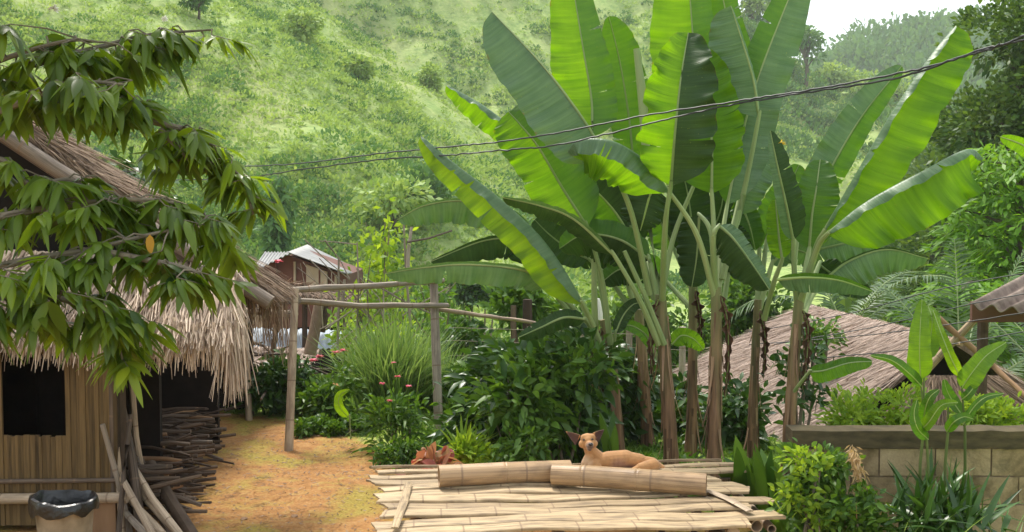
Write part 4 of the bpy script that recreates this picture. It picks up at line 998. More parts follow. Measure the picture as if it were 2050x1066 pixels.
culm_log(Vector((c1l.x, c1l.y + .03, TZ)), Vector((c1r.x + .02, c1r.y + .15, TZ)), .078, M['culm'], 'left thick bamboo tube lying on the platform, its far end behind the other', gA, rings=(.5,))
c2l = gr(1106, 978, PZ); c2r = gr(1416, 999, PZ)
culm_log(Vector((c2l.x, c2l.y + .03, TZ + .004)), Vector((c2r.x, c2r.y + .04, TZ)), .076, M['culm'], 'right thick bamboo tube with two pale rings lying before the dog', gA, rings=(.2, .56), r2=.079)
for i, (x_, y_, r_) in enumerate(((1515, 1054, .042), (1545, 1060, .03), (1425, 1066, .03), (1390, 1064, .028), (1325, 1066, .03))):
    g_ = at(x_, y_, 6.62); culm_log(g_, g_ + Vector((-.05 if i else -.15, .9, 0)), r_, M['bamboo'], ['cut bamboo end sticking out largest under the right corner of the platform', 'thin bamboo end just right of the largest cut end', 'round bamboo end under the platform, third from the right', 'round bamboo end under the platform, fourth from the right', 'round bamboo end under the middle of the platform'][i], 'bamboo ends under the platform edge', rings=(.5,), wall=.007)

# ------------------------------------------------------------------ overhead cables
def cable(pts, r_, label, kink=.0045, group='overhead cables'):
    P = [at(*p) for p in pts]; out = []
    for i in range(len(P) - 1):
        p0 = P[max(i - 1, 0)]; p1 = P[i]; p2 = P[i + 1]; p3 = P[min(i + 2, len(P) - 1)]
        for k in range(14):
            t = k / 14; q = .5 * ((2 * p1) + (-p0 + p2) * t + (2 * p0 - 5 * p1 + 4 * p2 - p3) * t * t + (-p0 + 3 * p1 - 3 * p2 + p3) * t ** 3)
            out.append(q + Vector((0, random.gauss(0, kink), random.gauss(0, kink) * .6)))
    out.append(P[-1]); m = MB(); m.tube(out, r_, 7); o = m.build('cable', M['cable']); tag(o, label, 'cable', group)
cable([(2140, 30, 5.0), (2050, 72, 5.6), (1960, 105, 5.9), (1800, 148, 6.6), (1600, 184, 7.4), (1450, 207, 7.9), (1290, 232, 8.2), (1130, 264, 8.5), (1000, 284, 9.0), (880, 296, 9.4), (760, 308, 10.2), (600, 328, 11.5), (480, 334, 13), (330, 342, 15), (150, 345, 18)], .007, 'upper black cable strung across the banana leaves')
cable([(2140, 38, 5.0), (2050, 80, 5.6), (1960, 101, 5.9), (1800, 155, 6.6), (1600, 188, 7.4), (1450, 213, 7.9), (1290, 250, 8.2), (1130, 288, 8.5), (1000, 302, 9.0), (880, 312, 9.4), (760, 320, 10.2), (600, 340, 11.5), (480, 357, 13), (330, 360, 15), (150, 350, 18)], .007, 'lower black cable strung across the banana leaves')
for pts, lb in (([(2100, 540, 9.5), (1900, 575, 10), (1700, 628, 10.8), (1500, 665, 11.5)], 'thin wire highest over the right thatched roof'),
                ([(2100, 580, 9.5), (1950, 608, 10), (1750, 655, 10.8), (1550, 690, 11.5)], 'thin wire crossing the corner of the corrugated roof'),
                ([(2100, 618, 9.5), (1900, 650, 10), (1700, 675, 10.8), (1500, 690, 11.5)], 'thin wire passing below the edge of the corrugated roof'),
                ([(2100, 655, 9.5), (1900, 690, 10), (1700, 712, 10.8), (1560, 722, 11.5)], 'thin wire lowest over the right thatched roof')):
    cable(pts, .005, lb, .002, 'thin wires over the right roof')

# ------------------------------------------------------------------ banana plants
def catmull(P, n):
    P = [Vector(p) for p in P]; P = [P[0] * 2 - P[1]] + P + [P[-1] * 2 - P[-2]]; m = len(P) - 3; out = []
    for i in range(n + 1):
        s_ = min(i / n * m, m - 1e-6); k = int(s_); t = s_ - k; p0, p1, p2, p3 = P[k:k + 4]
        out.append(.5 * ((2 * p1) + (-p0 + p2) * t + (2 * p0 - 5 * p1 + 4 * p2 - p3) * t * t + (-p0 + 3 * p1 - 3 * p2 + p3) * t ** 3))
    return out
CAMP = Vector((0, 0, CAMZ))
def banana_leaf(parent, ctrl, wL, wR, aL=8, aR=8, cL=0, cR=0, mat='b_mid', matR=None, roll=0, stalk=None, wave=.35, nw=6, tip=3.5, label=None, ribw=1., split=None):
    if split is None: split = random.choice((1, 2, 3, 5)) if ribw == 1. else 0
    """ctrl (px,py,Y) midrib from base to tip; wL/wR half widths in px; aL/aR angle (deg) each half turns towards the viewer; cL/cR extra curl to the edge"""
    n = 60; C = catmull([at(*c) for c in ctrl], n); kc = 9
    Yav = sum(c[2] for c in ctrl) / len(ctrl); V, U, F, MI = [], [], [], []
    ph = [random.uniform(0, 6.28) for _ in range(6)]
    T = [(C[min(i + 1, n)] - C[max(i - 1, 0)]).normalized() for i in range(n + 1)]
    for i in range(n + 1):
        t = i / n; tg = T[i]; v = (CAMP - C[i]).normalized(); S = tg.cross(v).normalized(); N = S.cross(tg).normalized()
        if N.dot(v) < 0: N = -N
        if roll: q = Matrix.Rotation(R(roll if not isinstance(roll, tuple) else roll[0] + (roll[1] - roll[0]) * t), 3, tg); S = q @ S; N = q @ N
        f = (1 - math.exp(-t * 16)) * math.sqrt(max(0, 1 - t ** tip)) * (1 + .03 * math.sin(t * 17 + ph[4]) + .012 * math.sin(t * 71 + ph[5]))
        if i == n: f = .01
        for side, w_, a_, c_, p_ in ((-1, wL, aL, cL, ph[0]), (1, wR, aR, cR, ph[1])):
            w = pxm(w_, Yav) * f; pos = C[i].copy(); seg = w / kc
            wob = wave * (math.sin(2 * math.pi * nw * t + p_) * .6 + math.sin(2 * math.pi * nw * 2.3 * t + p_ * 2) * .4)
            row = [C[i] + N * .002 * 0]
            for k in range(1, kc + 1):
                e = k / kc; ang = R(a_ * min(1, e * 2.6) + c_ * e * e) + wob * e * e * 1.75
                pos = pos + (S * side * math.cos(ang) + N * math.sin(ang)) * seg
                row.append(pos + tg * (e * e * w * .12))
            if side < 0: left = row
            else: right = row
        full = list(reversed(left)) + right[1:]
        for k, p in enumerate(full): V.append(p); U.append((t, k / (2 * kc)))
    K = 2 * kc + 1; cuts = set()
    for _ in range(split): cuts.add((random.randint(10, n - 8), random.choice((0, 1)), random.randint(4, 7)))
    for ci, sd, dp_ in cuts:
        for q in range(dp_):
            k = q if sd == 0 else K - 1 - q; e_ = .5 * (q + .6) / dp_
            a_, b_ = V[ci * K + k], V[(ci + 1) * K + k]; V[ci * K + k] = a_.lerp(b_, e_); V[(ci + 1) * K + k] = b_.lerp(a_, e_)
    for i in range(n):
        for k in range(K - 1):
            skip = False
            for ci, sd, dp in cuts:
                if i == ci and ((sd == 0 and k < dp - 1) or (sd == 1 and k > K - 1 - dp)): skip = True
            if skip: continue
            F.append((i * K + k, i * K + k + 1, (i + 1) * K + k + 1, (i + 1) * K + k)); MI.append(0 if k < kc or matR is None else 1)
    mats = [M[mat]] + ([M[matR]] if matR else [])
    o = mesh_grid('leaf', [tuple(p) for p in V], F, mats, parent, U, None, MI)
    if label: o['label'] = label
    m = MB(); mr = [C[i] for i in range(0, n + 1, 3)]; r0 = .0125 * ribw
    if stalk is not None:
        sp = [at(*c) for c in stalk]; sc = catmull(sp + [C[0], C[3]], 16)[:-3]
        mr = sc + mr; rr = [.03 * (1 - .5 * i / len(sc)) * ribw for i in range(len(sc))]
    else: rr = []
    k = len(mr) - len(rr); rr += [r0 * (1 - .82 * i / (k - 1)) + .0015 for i in range(k)]
    m.tube(mr, rr, 8); m.build('midrib', M['stalk'] if stalk is not None else M['midrib'], o)
    return o
def banana(label, pts, r0, r1, name='banana_plant', sheaths=10):
    P = [at(*p) for p in pts]; b = P[0].copy(); g = gz(b.x, b.y); b.z = g
    root = empty(name, b); tag(root, label, 'banana plant', 'banana plants behind the platform')
    m = MB(); C = catmull([b - Vector((0, 0, .1))] + P[1:], 22)
    m.tube(C, [(r0 + (r1 - r0) * (i / 22) ** .8) * (1.18 if i < 2 else 1) * (1 + .04 * math.sin(i * 1.9)) for i in range(23)], 14)
    m.build('stem', M['pstem'], root)
    # loose dry sheaths hugging the stem
    rr = []; n = sheaths * 3
    for i in range(n):
        k = random.randint(2, 19); c = C[k]; a = random.uniform(0, 6.28); rad = r0 + (r1 - r0) * (k / 22) ** .8
        o_ = Vector((math.cos(a), math.sin(a), 0)); D = Vector((0, 0, -1)) + o_ * random.uniform(-.02, .14)
        rr.append(ribbons([tuple(c + o_ * rad * 1.0)], [tuple(D)], [tuple(o_)], random.uniform(.15, .5), random.uniform(.015, .045), 6, 3, 'straw', 0, .25, random.uniform(-.15, .25)))
    rib_obj('dry_sheath', rr, M['drysheath'], root)
    return root
def bl(*a, **k): return banana_leaf(*a, **k)

A_ = banana('tallest banana plant with a thick brown stem behind the dog', [(1348, 985, 9.5), (1340, 850, 9.5), (1330, 700, 9.5), (1322, 590, 9.5)], .076, .052)
B_ = banana('banana plant with straight red brown stem right of the tallest one', [(1430, 985, 9.2), (1430, 850, 9.2), (1434, 700, 9.2), (1434, 575, 9.2)], .069, .048)
C_ = banana('right banana plant by the block wall end with two huge folded leaves', [(1572, 985, 9.3), (1580, 860, 9.3), (1590, 720, 9.3), (1600, 600, 9.3)], .064, .046)
D_ = banana('left banana plant with yellow green leaves arching over the bamboo frame', [(1244, 985, 9.9), (1236, 850, 9.9), (1222, 700, 9.9), (1208, 640, 9.9)], .062, .042)
E_ = banana('banana plant with a dark slim stem between the two thickest stems', [(1384, 960, 10.5), (1386, 800, 10.5), (1388, 560, 10.5)], .062, .045)
F_ = banana('banana plant with a pale brown stem in the back row left of the tallest', [(1296, 960, 10.9), (1292, 800, 10.9), (1278, 620, 10.9)], .07, .05)
G_ = banana('slim banana plant in the back row between the right plant and the thick stems', [(1506, 960, 10.3), (1508, 800, 10.3), (1518, 600, 10.3)], .06, .04)
H_ = banana('thinnest banana plant at the left end of the row with drooping grey leaves', [(1192, 960, 10.1), (1192, 800, 10.1), (1191, 640, 10.1)], .05, .035)

# central plant
bl(A_, [(1185, 275, 10.1), (1184, 200, 10.2), (1166, 90, 10.2), (1140, -70, 10.3)], 74, 52, 12, -6, mat='b_bright', matR='b_mid', stalk=[(1310, 600, 9.7), (1260, 440, 9.9)], wave=.12)
bl(A_, [(1275, 430, 10.5), (1262, 260, 10.5), (1242, 130, 10.5), (1219, 33, 10.4)], 38, 52, 10, -12, mat='b_mid', stalk=[(1318, 600, 9.7), (1290, 500, 10.2)], wave=.2)
bl(A_, [(1215, 320, 9.0), (1168, 240, 9.0), (1085, 130, 9.1), (985, 24, 9.3)], 92, 14, 6, -95, mat='b_grey', stalk=[(1300, 590, 9.4), (1262, 420, 9.1)], wave=.1, nw=4, tip=5)
bl(A_, [(1343, 372, 8.8), (1352, 260, 8.7), (1364, 150, 8.75), (1378, 66, 8.9)], 78, 88, 22, 24, 8, -6, mat='b_bright', matR='b_dark', stalk=[(1326, 600, 9.4), (1332, 450, 8.9)], wave=.42, nw=4, tip=2.2)  # lit and shaded halves: shade put into the right half's material
bl(A_, [(1340, 385, 8.9), (1290, 325, 8.8), (1225, 286, 8.75), (1160, 283, 8.8), (1136, 305, 8.85)], 88, 50, -18, 158, -12, 0, mat='b_bright', matR='b_grey', stalk=[(1432, 600, 9.2), (1395, 470, 9.0)], wave=.22, tip=4)
bl(A_, [(1402, 340, 9.9), (1398, 200, 9.9), (1386, 60, 9.9), (1372, -140, 9.9)], 92, 52, 8, -14, mat='b_bright', matR='b_mid', stalk=[(1325, 590, 9.6), (1350, 470, 9.8)], wave=.1)
bl(A_, [(1310, 372, 9.2), (1300, 395, 9.2), (1288, 440, 9.2), (1282, 462, 9.25)], 40, 52, -25, -20, mat='b_dark', wave=.3)
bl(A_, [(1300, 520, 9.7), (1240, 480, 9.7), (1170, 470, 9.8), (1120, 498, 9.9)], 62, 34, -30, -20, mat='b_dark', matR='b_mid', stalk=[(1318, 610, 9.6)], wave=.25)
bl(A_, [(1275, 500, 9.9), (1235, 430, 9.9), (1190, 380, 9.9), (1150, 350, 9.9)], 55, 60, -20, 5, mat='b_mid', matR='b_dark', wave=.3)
m = MB(); m.tube([at(1322, 600, 9.6), at(1300, 450, 9.9), at(1291, 255, 10.0), at(1283, 170, 10.0), at(1274, 98, 10.0)], [.03, .024, .046, .042, .030], 10); m.build('rolled_leaf', M['stalk'], A_)
m = MB(); m.tube([at(1330, 690, 9.4), at(1290, 590, 9.3), at(1250, 503, 9.25)], [.03, .026, .02], 8); m.build('cut_stalk', M['stalk'], A_)
bl(A_, [(1310, 700, 9.6), (1290, 668, 9.6), (1262, 652, 9.6), (1240, 655, 9.6)], 14, 12, mat='b_mid', stalk=[(1333, 770, 9.5)], wave=.2, ribw=.6)
# wide bright leaf plant
bl(B_, [(1425, 388, 9.35), (1425, 290, 9.4), (1418, 190, 9.5), (1402, 95, 9.6)], 78, 68, -8, 10, 0, 20, mat='b_bright', stalk=[(1432, 600, 9.2), (1430, 480, 9.3)], wave=.3, nw=5, tip=2.6)
bl(B_, [(1456, 410, 9.8), (1480, 295, 9.9), (1514, 168, 9.9), (1562, 40, 9.9), (1612, -80, 9.9)], 42, 62, -10, -8, mat='b_mid', matR='b_grey', stalk=[(1438, 590, 9.25), (1445, 480, 9.6)], wave=.1, tip=4)
bl(B_, [(1519, 235, 9.5), (1508, 160, 9.5), (1488, 90, 9.5), (1463, 12, 9.5)], 66, 10, 5, -70, mat='b_grey', stalk=[(1446, 560, 9.3), (1490, 380, 9.5)], wave=.12, tip=7)
bl(B_, [(1500, 300, 10.3), (1490, 180, 10.3), (1456, 40, 10.3), (1432, -90, 10.3)], 66, 34, -5, -5, mat='b_mid', stalk=[(1440, 570, 9.6), (1480, 400, 10.1)], wave=.12)
bl(B_, [(1440, 452, 9.0), (1468, 478, 8.95), (1505, 528, 8.9), (1540, 580, 8.9)], 22, 52, -20, -30, mat='b_grey', matR='b_dark', stalk=[(1432, 590, 9.2), (1428, 480, 9.0)], wave=.25)
bl(B_, [(1400, 430, 9.8), (1398, 470, 9.8), (1394, 520, 9.8), (1385, 575, 9.8)], 42, 44, -15, -20, mat='b_dark', stalk=[(1430, 590, 9.4), (1424, 470, 9.6)], wave=.3)
bl(B_, [(1450, 450, 10.0), (1475, 500, 10.0), (1490, 560, 10.0)], 34, 44, 10, -20, mat='b_dark', wave=.3)
bl(B_, [(1482, 430, 10.4), (1500, 370, 10.4), (1535, 315, 10.5), (1560, 290, 10.5)], 18, 38, 0, -10, mat='b_grey', stalk=[(1450, 600, 10), (1465, 500, 10.2)], wave=.3)
bl(B_, [(1480, 400, 10.6), (1500, 450, 10.5), (1512, 500, 10.5)], 26, 30, mat='b_mid', wave=.3)
bl(B_, [(1345, 690, 9.8), (1365, 672, 9.8), (1390, 680, 9.8), (1408, 700, 9.8)], 16, 22, mat='b_bright', wave=.3, ribw=.6)
# right plant
bl(C_, [(1648, 466, 9.0), (1710, 360, 8.9), (1790, 225, 8.8), (1862, 118, 8.8), (1914, 52, 8.85)], 26, 84, 118, 14, 20, 6, mat='b_grey', matR='b_bright', stalk=[(1602, 610, 9.3), (1632, 500, 9.1)], wave=.28, nw=5, tip=5)
bl(C_, [(1598, 470, 9.9), (1650, 362, 9.9), (1722, 238, 9.9), (1806, 132, 9.9)], 44, 34, 5, -10, mat='b_grey', matR='b_mid', stalk=[(1596, 610, 9.4), (1590, 540, 9.7)], wave=.25)
bl(C_, [(1655, 470, 8.7), (1735, 408, 8.6), (1850, 345, 8.5), (1935, 303, 8.5), (1968, 318, 8.5)], 34, 100, 128, -6, 25, 10, mat='b_grey', matR='b_bright', stalk=[(1604, 600, 9.2), (1636, 500, 8.9)], wave=.28, nw=6, tip=4)
bl(C_, [(1588, 482, 9.2), (1574, 410, 9.1), (1556, 330, 9.05), (1542, 262, 9.05)], 22, 42, 20, -30, mat='b_grey', matR='b_dark', stalk=[(1596, 600, 9.3), (1590, 540, 9.25)], wave=.15, tip=1.4)
bl(C_, [(1620, 500, 9.6), (1626, 430, 9.6), (1634, 380, 9.6), (1642, 320, 9.7)], 42, 50, 10, 10, mat='b_mid', matR='b_mid', stalk=[(1600, 600, 9.4)], wave=.3)
bl(C_, [(1566, 520, 9.5), (1560, 480, 9.5), (1556, 440, 9.5), (1552, 400, 9.5)], 24, 24, mat='b_bright', stalk=[(1530, 640, 9.8), (1548, 570, 9.6)], wave=.3)
bl(C_, [(1650, 560, 9.8), (1700, 523, 9.8), (1775, 500, 9.8), (1858, 518, 9.8)], 6, 56, 40, -8, 0, -12, mat='b_dark', matR='b_grey', stalk=[(1606, 640, 9.5), (1622, 600, 9.7)], wave=.3, nw=9)
bl(C_, [(1640, 530, 10.0), (1660, 545, 10.0), (1700, 570, 10.0), (1740, 590, 10.0)], 30, 28, mat='b_dark', stalk=[(1606, 620, 9.6)], wave=.3)
bl(C_, [(1556, 560, 8.9), (1615, 556, 8.8), (1680, 562, 8.8), (1747, 584, 8.85)], 10, 32, 20, -20, mat='b_mid', matR='b_grey', wave=.2)
bl(C_, [(1636, 500, 10.2), (1680, 490, 10.2), (1730, 478, 10.2), (1760, 470, 10.2)], 20, 44, 20, -10, mat='b_grey', stalk=[(1604, 620, 9.6)], wave=.35)
bl(C_, [(1620, 745, 9.0), (1650, 742, 8.9), (1700, 727, 8.85), (1746, 724, 8.9)], 14, 24, mat='b_mid', matR='b_bright', stalk=[(1585, 790, 9.3)], wave=.2, ribw=.6)
# left plant
bl(D_, [(1168, 610, 9.2), (1120, 530, 9.2), (1070, 465, 9.2), (990, 392, 9.3), (910, 330, 9.4), (842, 272, 9.5)], 62, 36, 2, 150, 4, 10, mat='b_yellow', matR='b_grey', stalk=[(1226, 760, 9.8), (1195, 670, 9.4)], wave=.22, nw=6, tip=3)
bl(D_, [(1176, 455, 9.6), (1125, 375, 9.6), (1078, 295, 9.6), (1040, 248, 9.65), (1018, 224, 9.7)], 66, 74, 10, -16, mat='b_bright', matR='b_mid', stalk=[(1222, 690, 9.8), (1205, 560, 9.7)], wave=.18, tip=5)
bl(D_, [(1130, 360, 10.1), (1060, 288, 10.1), (975, 220, 10.1), (893, 170, 10.1)], 44, 26, -8, 122, 0, 10, mat='b_bright', matR='b_grey', stalk=[(1215, 640, 10), (1180, 460, 10.1)], wave=.35, nw=5)
bl(D_, [(1230, 512, 9.1), (1150, 440, 9.05), (1080, 412, 9.05), (1006, 396, 9.1)], 34, 14, -45, 62, mat='b_dark', matR='b_grey', stalk=[(1318, 690, 9.4), (1280, 600, 9.2)], wave=.2)
bl(H_, [(1098, 575, 9.4), (1050, 542, 9.3), (940, 530, 9.2), (850, 536, 9.2), (772, 548, 9.3)], 42, 8, -10, 40, -12, 0, mat='b_grey', matR='b_grey', stalk=[(1188, 690, 9.9), (1150, 620, 9.6)], wave=.3, nw=7)
bl(H_, [(1062, 530, 9.7), (1040, 484, 9.7), (970, 482, 9.7), (862, 524, 9.7)], 46, 8, -10, 30, -10, 0, mat='b_dark', stalk=[(1190, 690, 10), (1120, 600, 9.8)], wave=.3, nw=6)
bl(H_, [(1075, 480, 10.0), (1030, 428, 10.0), (930, 403, 10.0), (850, 412, 10.0), (796, 440, 10.0)], 50, 6, -6, 30, -12, 0, mat='b_grey', stalk=[(1192, 660, 10.1), (1130, 550, 10.1)], wave=.42, nw=9)
m = MB(); m.tube([at(1192, 700, 10.0), at(1190, 600, 9.9), at(1188, 490, 9.9)], [.035, .03, .022], 8); m.build('cut_stalk', M['stalk'], H_)
bl(H_, [(1172, 640, 9.4), (1130, 636, 9.3), (1085, 655, 9.3), (1038, 676, 9.3)], 26, 18, -30, -20, mat='b_dark', stalk=[(1190, 740, 9.9), (1186, 670, 9.6)], wave=.3)
bl(H_, [(1232, 668, 9.6), (1248, 632, 9.6), (1268, 610, 9.6), (1290, 606, 9.6)], 14, 16, mat='b_dark', stalk=[(1226, 730, 9.8)], wave=.2, ribw=.6)
# withered leaves hanging down the stems
for pl_b, c_ in ((A_, [(1318, 600, 9.4), (1306, 640, 9.4), (1303, 700, 9.4), (1308, 760, 9.42)]), (B_, [(1442, 590, 9.1), (1456, 640, 9.1), (1458, 720, 9.1), (1452, 800, 9.1)]),
                 (C_, [(1608, 620, 9.2), (1618, 660, 9.2), (1614, 730, 9.2), (1606, 780, 9.2)]), (D_, [(1204, 655, 9.8), (1196, 700, 9.8), (1200, 760, 9.8), (1208, 800, 9.8)]),
                 (E_, [(1392, 580, 10.4), (1402, 640, 10.4), (1400, 700, 10.4)]), (G_, [(1522, 620, 10.2), (1532, 680, 10.2), (1528, 760, 10.2)])):
    o = banana_leaf(pl_b, c_, 16, 17, 55, 50, 60, 70, mat='drysheath', wave=1.0, nw=4, tip=2, ribw=.5, label='withered brown leaf')
# back row
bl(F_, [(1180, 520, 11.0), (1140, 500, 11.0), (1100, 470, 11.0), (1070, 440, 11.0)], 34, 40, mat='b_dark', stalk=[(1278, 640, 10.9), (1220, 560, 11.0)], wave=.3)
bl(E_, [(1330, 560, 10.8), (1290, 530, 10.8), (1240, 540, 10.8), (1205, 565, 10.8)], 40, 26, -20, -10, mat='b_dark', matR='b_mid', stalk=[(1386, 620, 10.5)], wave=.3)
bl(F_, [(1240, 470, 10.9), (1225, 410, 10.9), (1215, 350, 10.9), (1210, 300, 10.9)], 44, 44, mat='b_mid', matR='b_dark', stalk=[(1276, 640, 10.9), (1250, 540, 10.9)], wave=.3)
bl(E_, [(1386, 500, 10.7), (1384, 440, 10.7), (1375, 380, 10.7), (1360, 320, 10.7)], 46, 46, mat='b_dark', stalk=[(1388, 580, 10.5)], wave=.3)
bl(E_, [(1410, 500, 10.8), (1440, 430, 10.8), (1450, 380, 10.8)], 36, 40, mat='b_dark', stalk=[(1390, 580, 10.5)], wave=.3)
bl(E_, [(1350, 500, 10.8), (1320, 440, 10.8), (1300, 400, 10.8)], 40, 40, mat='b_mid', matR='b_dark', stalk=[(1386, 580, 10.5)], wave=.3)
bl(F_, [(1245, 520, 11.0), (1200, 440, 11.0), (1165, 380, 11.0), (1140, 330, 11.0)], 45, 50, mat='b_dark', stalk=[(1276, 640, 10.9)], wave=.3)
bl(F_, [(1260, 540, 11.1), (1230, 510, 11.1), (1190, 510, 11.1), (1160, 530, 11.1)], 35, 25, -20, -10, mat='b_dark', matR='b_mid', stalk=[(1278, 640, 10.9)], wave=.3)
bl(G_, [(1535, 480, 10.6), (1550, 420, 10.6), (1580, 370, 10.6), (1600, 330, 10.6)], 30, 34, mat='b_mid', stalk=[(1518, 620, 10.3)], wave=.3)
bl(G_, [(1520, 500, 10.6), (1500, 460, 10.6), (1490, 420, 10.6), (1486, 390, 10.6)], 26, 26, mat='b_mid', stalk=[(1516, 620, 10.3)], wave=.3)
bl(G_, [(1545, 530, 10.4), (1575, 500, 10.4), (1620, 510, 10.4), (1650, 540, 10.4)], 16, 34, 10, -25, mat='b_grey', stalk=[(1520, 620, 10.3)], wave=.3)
I_ = banana('banana plant at the right edge showing one leaf tip over the palms', [(2240, 1000, 8.5), (2235, 800, 8.5), (2225, 560, 8.5)], .07, .05)
bl(I_, [(2180, 420, 8.5), (2110, 330, 8.4), (2050, 292, 8.4), (2003, 274, 8.4)], 22, 16, mat='b_bright', stalk=[(2225, 580, 8.5)], wave=.2)

# ------------------------------------------------------------------ drooping tree at the upper left
lt_ = empty('drooping_tree', (-6.0, 5.4, 0)); tag(lt_, 'tree with long drooping leaves hanging over the dark hut at the upper left', 'tree')
tk = MB(); hub = at(-260, 420, 5.6)
tk.tube([(-6.3, 5.4, -.1), (-6.1, 5.45, 1.2), tuple(hub), tuple(hub + Vector((.2, 0, 1.6)))], [.14, .12, .1, .05], 10); tk.build('trunk', M['branch'], lt_)
BR = [  # branch polyline (px,py,Y), spread px, droop px, clusters
    ([(-260, 300, 5.6), (-60, 150, 5.6), (120, 85, 5.6), (210, 85, 5.7)], 34, 16),
    ([(60, 130, 5.6), (200, 95, 5.9), (300, 70, 6.0), (425, 60, 6.1)], 20, 14),
    ([(-60, 250, 5.4), (80, 190, 5.4), (170, 165, 5.5), (250, 170, 5.5)], 28, 13),
    ([(100, 160, 5.5), (190, 200, 5.6), (250, 190, 5.7), (290, 215, 5.8)], 15, 8),
    ([(200, 215, 5.7), (310, 245, 5.8), (400, 270, 5.9), (450, 320, 6.0), (490, 370, 6.0), (505, 430, 6.0)], 15, 16),
    ([(320, 260, 5.8), (350, 290, 5.8), (375, 320, 5.8)], 14, 4),
    ([(-100, 330, 5.3), (0, 320, 5.3), (60, 370, 5.3), (140, 360, 5.4), (200, 400, 5.4)], 24, 9),
    ([(-120, 460, 5.2), (20, 430, 5.2), (140, 410, 5.3), (260, 400, 5.4), (360, 410, 5.5), (470, 470, 5.6)], 30, 22),
    ([(-120, 560, 5.1), (60, 520, 5.1), (180, 500, 5.2), (300, 470, 5.3), (400, 450, 5.4)], 34, 15),
    ([(-100, 600, 5.0), (60, 590, 5.0), (160, 610, 5.0), (225, 640, 5.1), (245, 720, 5.1)], 26, 15),
    ([(180, 500, 5.2), (290, 520, 5.2), (380, 540, 5.2), (410, 560, 5.2)], 20, 7),
    ([(-160, 640, 5.0), (-40, 600, 5.0), (60, 600, 5.0), (130, 640, 5.0)], 34, 8),
    ([(-350, 100, 4.6), (-500, -50, 4.6), (-350, -300, 4.8), (-100, -350, 5.0)], 90, 40),  # unseen upper branch, added to shade the hut
    ([(-500, -100, 5.0), (-250, -220, 5.5), (0, -260, 6.0), (250, -300, 6.4)], 110, 70), ([(-500, -300, 6.0), (-250, -420, 6.6), (0, -480, 7.2), (200, -500, 7.6)], 120, 60)]  # more off-frame crown added overhead to darken the hut side
wood = MB(); P_, D_, L_, W_, R_, Dr = [], [], [], [], [], []
for pts, spread, ncl in BR:
    C = catmull([at(*p) for p in pts], 26)
    wood.tube(C, [.022 * (1 - .75 * i / 26) for i in range(27)], 7)
    ncl = int(ncl * 1.35)
    for c in range(ncl):
        k = int(5 + 21 * (c + random.random() * .8) / ncl); k = min(k, 26)
        if c == ncl - 1: k = 26
        q = C[k]; off = Vector((random.gauss(0, spread), random.gauss(0, spread * 1.3), random.gauss(0, spread * .7))) * (q.y / 2050)
        off.z = off.z * .9 - spread * .15 * q.y / 2050; tip = q + off
        if off.length > .02: wood.tube([q, q + off * .5 + Vector((0, 0, .02)), tip], [.006, .005, .003], 5)
        # a twig with alternate leaves in a drooping spray
        az = random.uniform(0, 6.28); tw_d = Vector((math.cos(az), math.sin(az) * .8, -.25)); tl = random.uniform(.10, .22)
        wood.tube([tip, tip + tw_d * tl], [.003, .0018], 4)
        nl = random.randint(9, 16); cr_ = random.random(); sz = random.uniform(.85, 1.2)
        for j in range(nl):
            t = j / (nl - 1); b_ = tip + tw_d * (tl * t); a2 = az + (1.25 if j % 2 else -1.25) * (1 - .6 * t) + random.gauss(0, .3)
            d = Vector((math.cos(a2), math.sin(a2), random.uniform(-1.3, .15)))
            P_.append(tuple(b_)); D_.append(tuple(d)); L_.append(random.uniform(.09, .175) * sz); W_.append(random.uniform(.036, .060) * sz); R_.append(min(1, max(0, cr_ * .5 + random.random() * .5))); Dr.append(random.uniform(.25, .8))
wood.build('branches', M['branch'], lt_)
n = len(P_); P_, D_ = np.array(P_), np.array(D_); L_, W_ = np.array(L_), np.array(W_)
rib_obj('leaves', [ribbons(P_, D_, np.array([0, 0, 1.]) + RNG.normal(size=(n, 3)) * .35, L_, W_, 7, 3, 'leaf', np.array(Dr), -.35, 0, np.array(R_))], M['treeleaf'], lt_)
fb = at(300, 470, 5.25)
V = ribbons(np.array([tuple(fb)]), np.array([[.1, -.2, -1.]]), np.array([[0, -1., 0]]), .1, .045, 6, 3, 'leaf', .1, .2)
o = rib_obj('faded_leaf', [V], M['oldleaf'], lt_); o['label'] = 'orange faded leaf'
for q, r_ in ((at(107, 18, 5.6), .03), (at(330, 38, 5.9), .02)):
    k = 30; o = rib_obj('blossom', [ribbons(np.tile(tuple(q), (k, 1)), rdir(k, .4), rdir(k), r_ * 1.1, r_ * .5, 3, 2, 'leaf', .1)], M['whitepetal'], lt_)

# ------------------------------------------------------------------ garden plants
def shpx(name, label, cat_, cx, yt, yb, w, Y, n, L, Wd, mat, nb=8, group=None, dy=.35, qs=1., **k):
    X = (cx - 1025) / 2050 * Y; g = gz(X, Y); base = Vector((X, Y, g))
    zt = at(cx, yt, Y).z - g; zb = max(0.03, at(cx, yb, Y).z - g); W_ = pxm(w, Y)
    blobs = []
    for i in range(nb):
        u = (i + .5) / nb; z = zb + (zt - zb) * (.12 + .76 * random.random()); s_ = math.sqrt(max(.1, 1 - ((z - zb) / (zt - zb) - .45) ** 2 * 2.2))
        q = min(W_ * .27, (zt - zb) * .34) * random.uniform(.65, 1.15) * qs
        blobs.append(((W_ * (u - .5) * .8 * s_, random.uniform(-dy, dy) * W_ * .6, z), (q, q, q * .85)))
    return shrub(name, label, cat_, base, blobs, n, L, Wd, M[mat], group=group, **k)
lf = dict(rows=4, cols=3, fold=.3)
shpx('broadleaf_shrub', 'tall dark glossy shrub left of the dog, thickest near its middle', 'shrub', 1100, 700, 925, 215, 9.6, 2600, .17, .062, 'shrubdark', 14, clump=9, droop=.35, **lf)
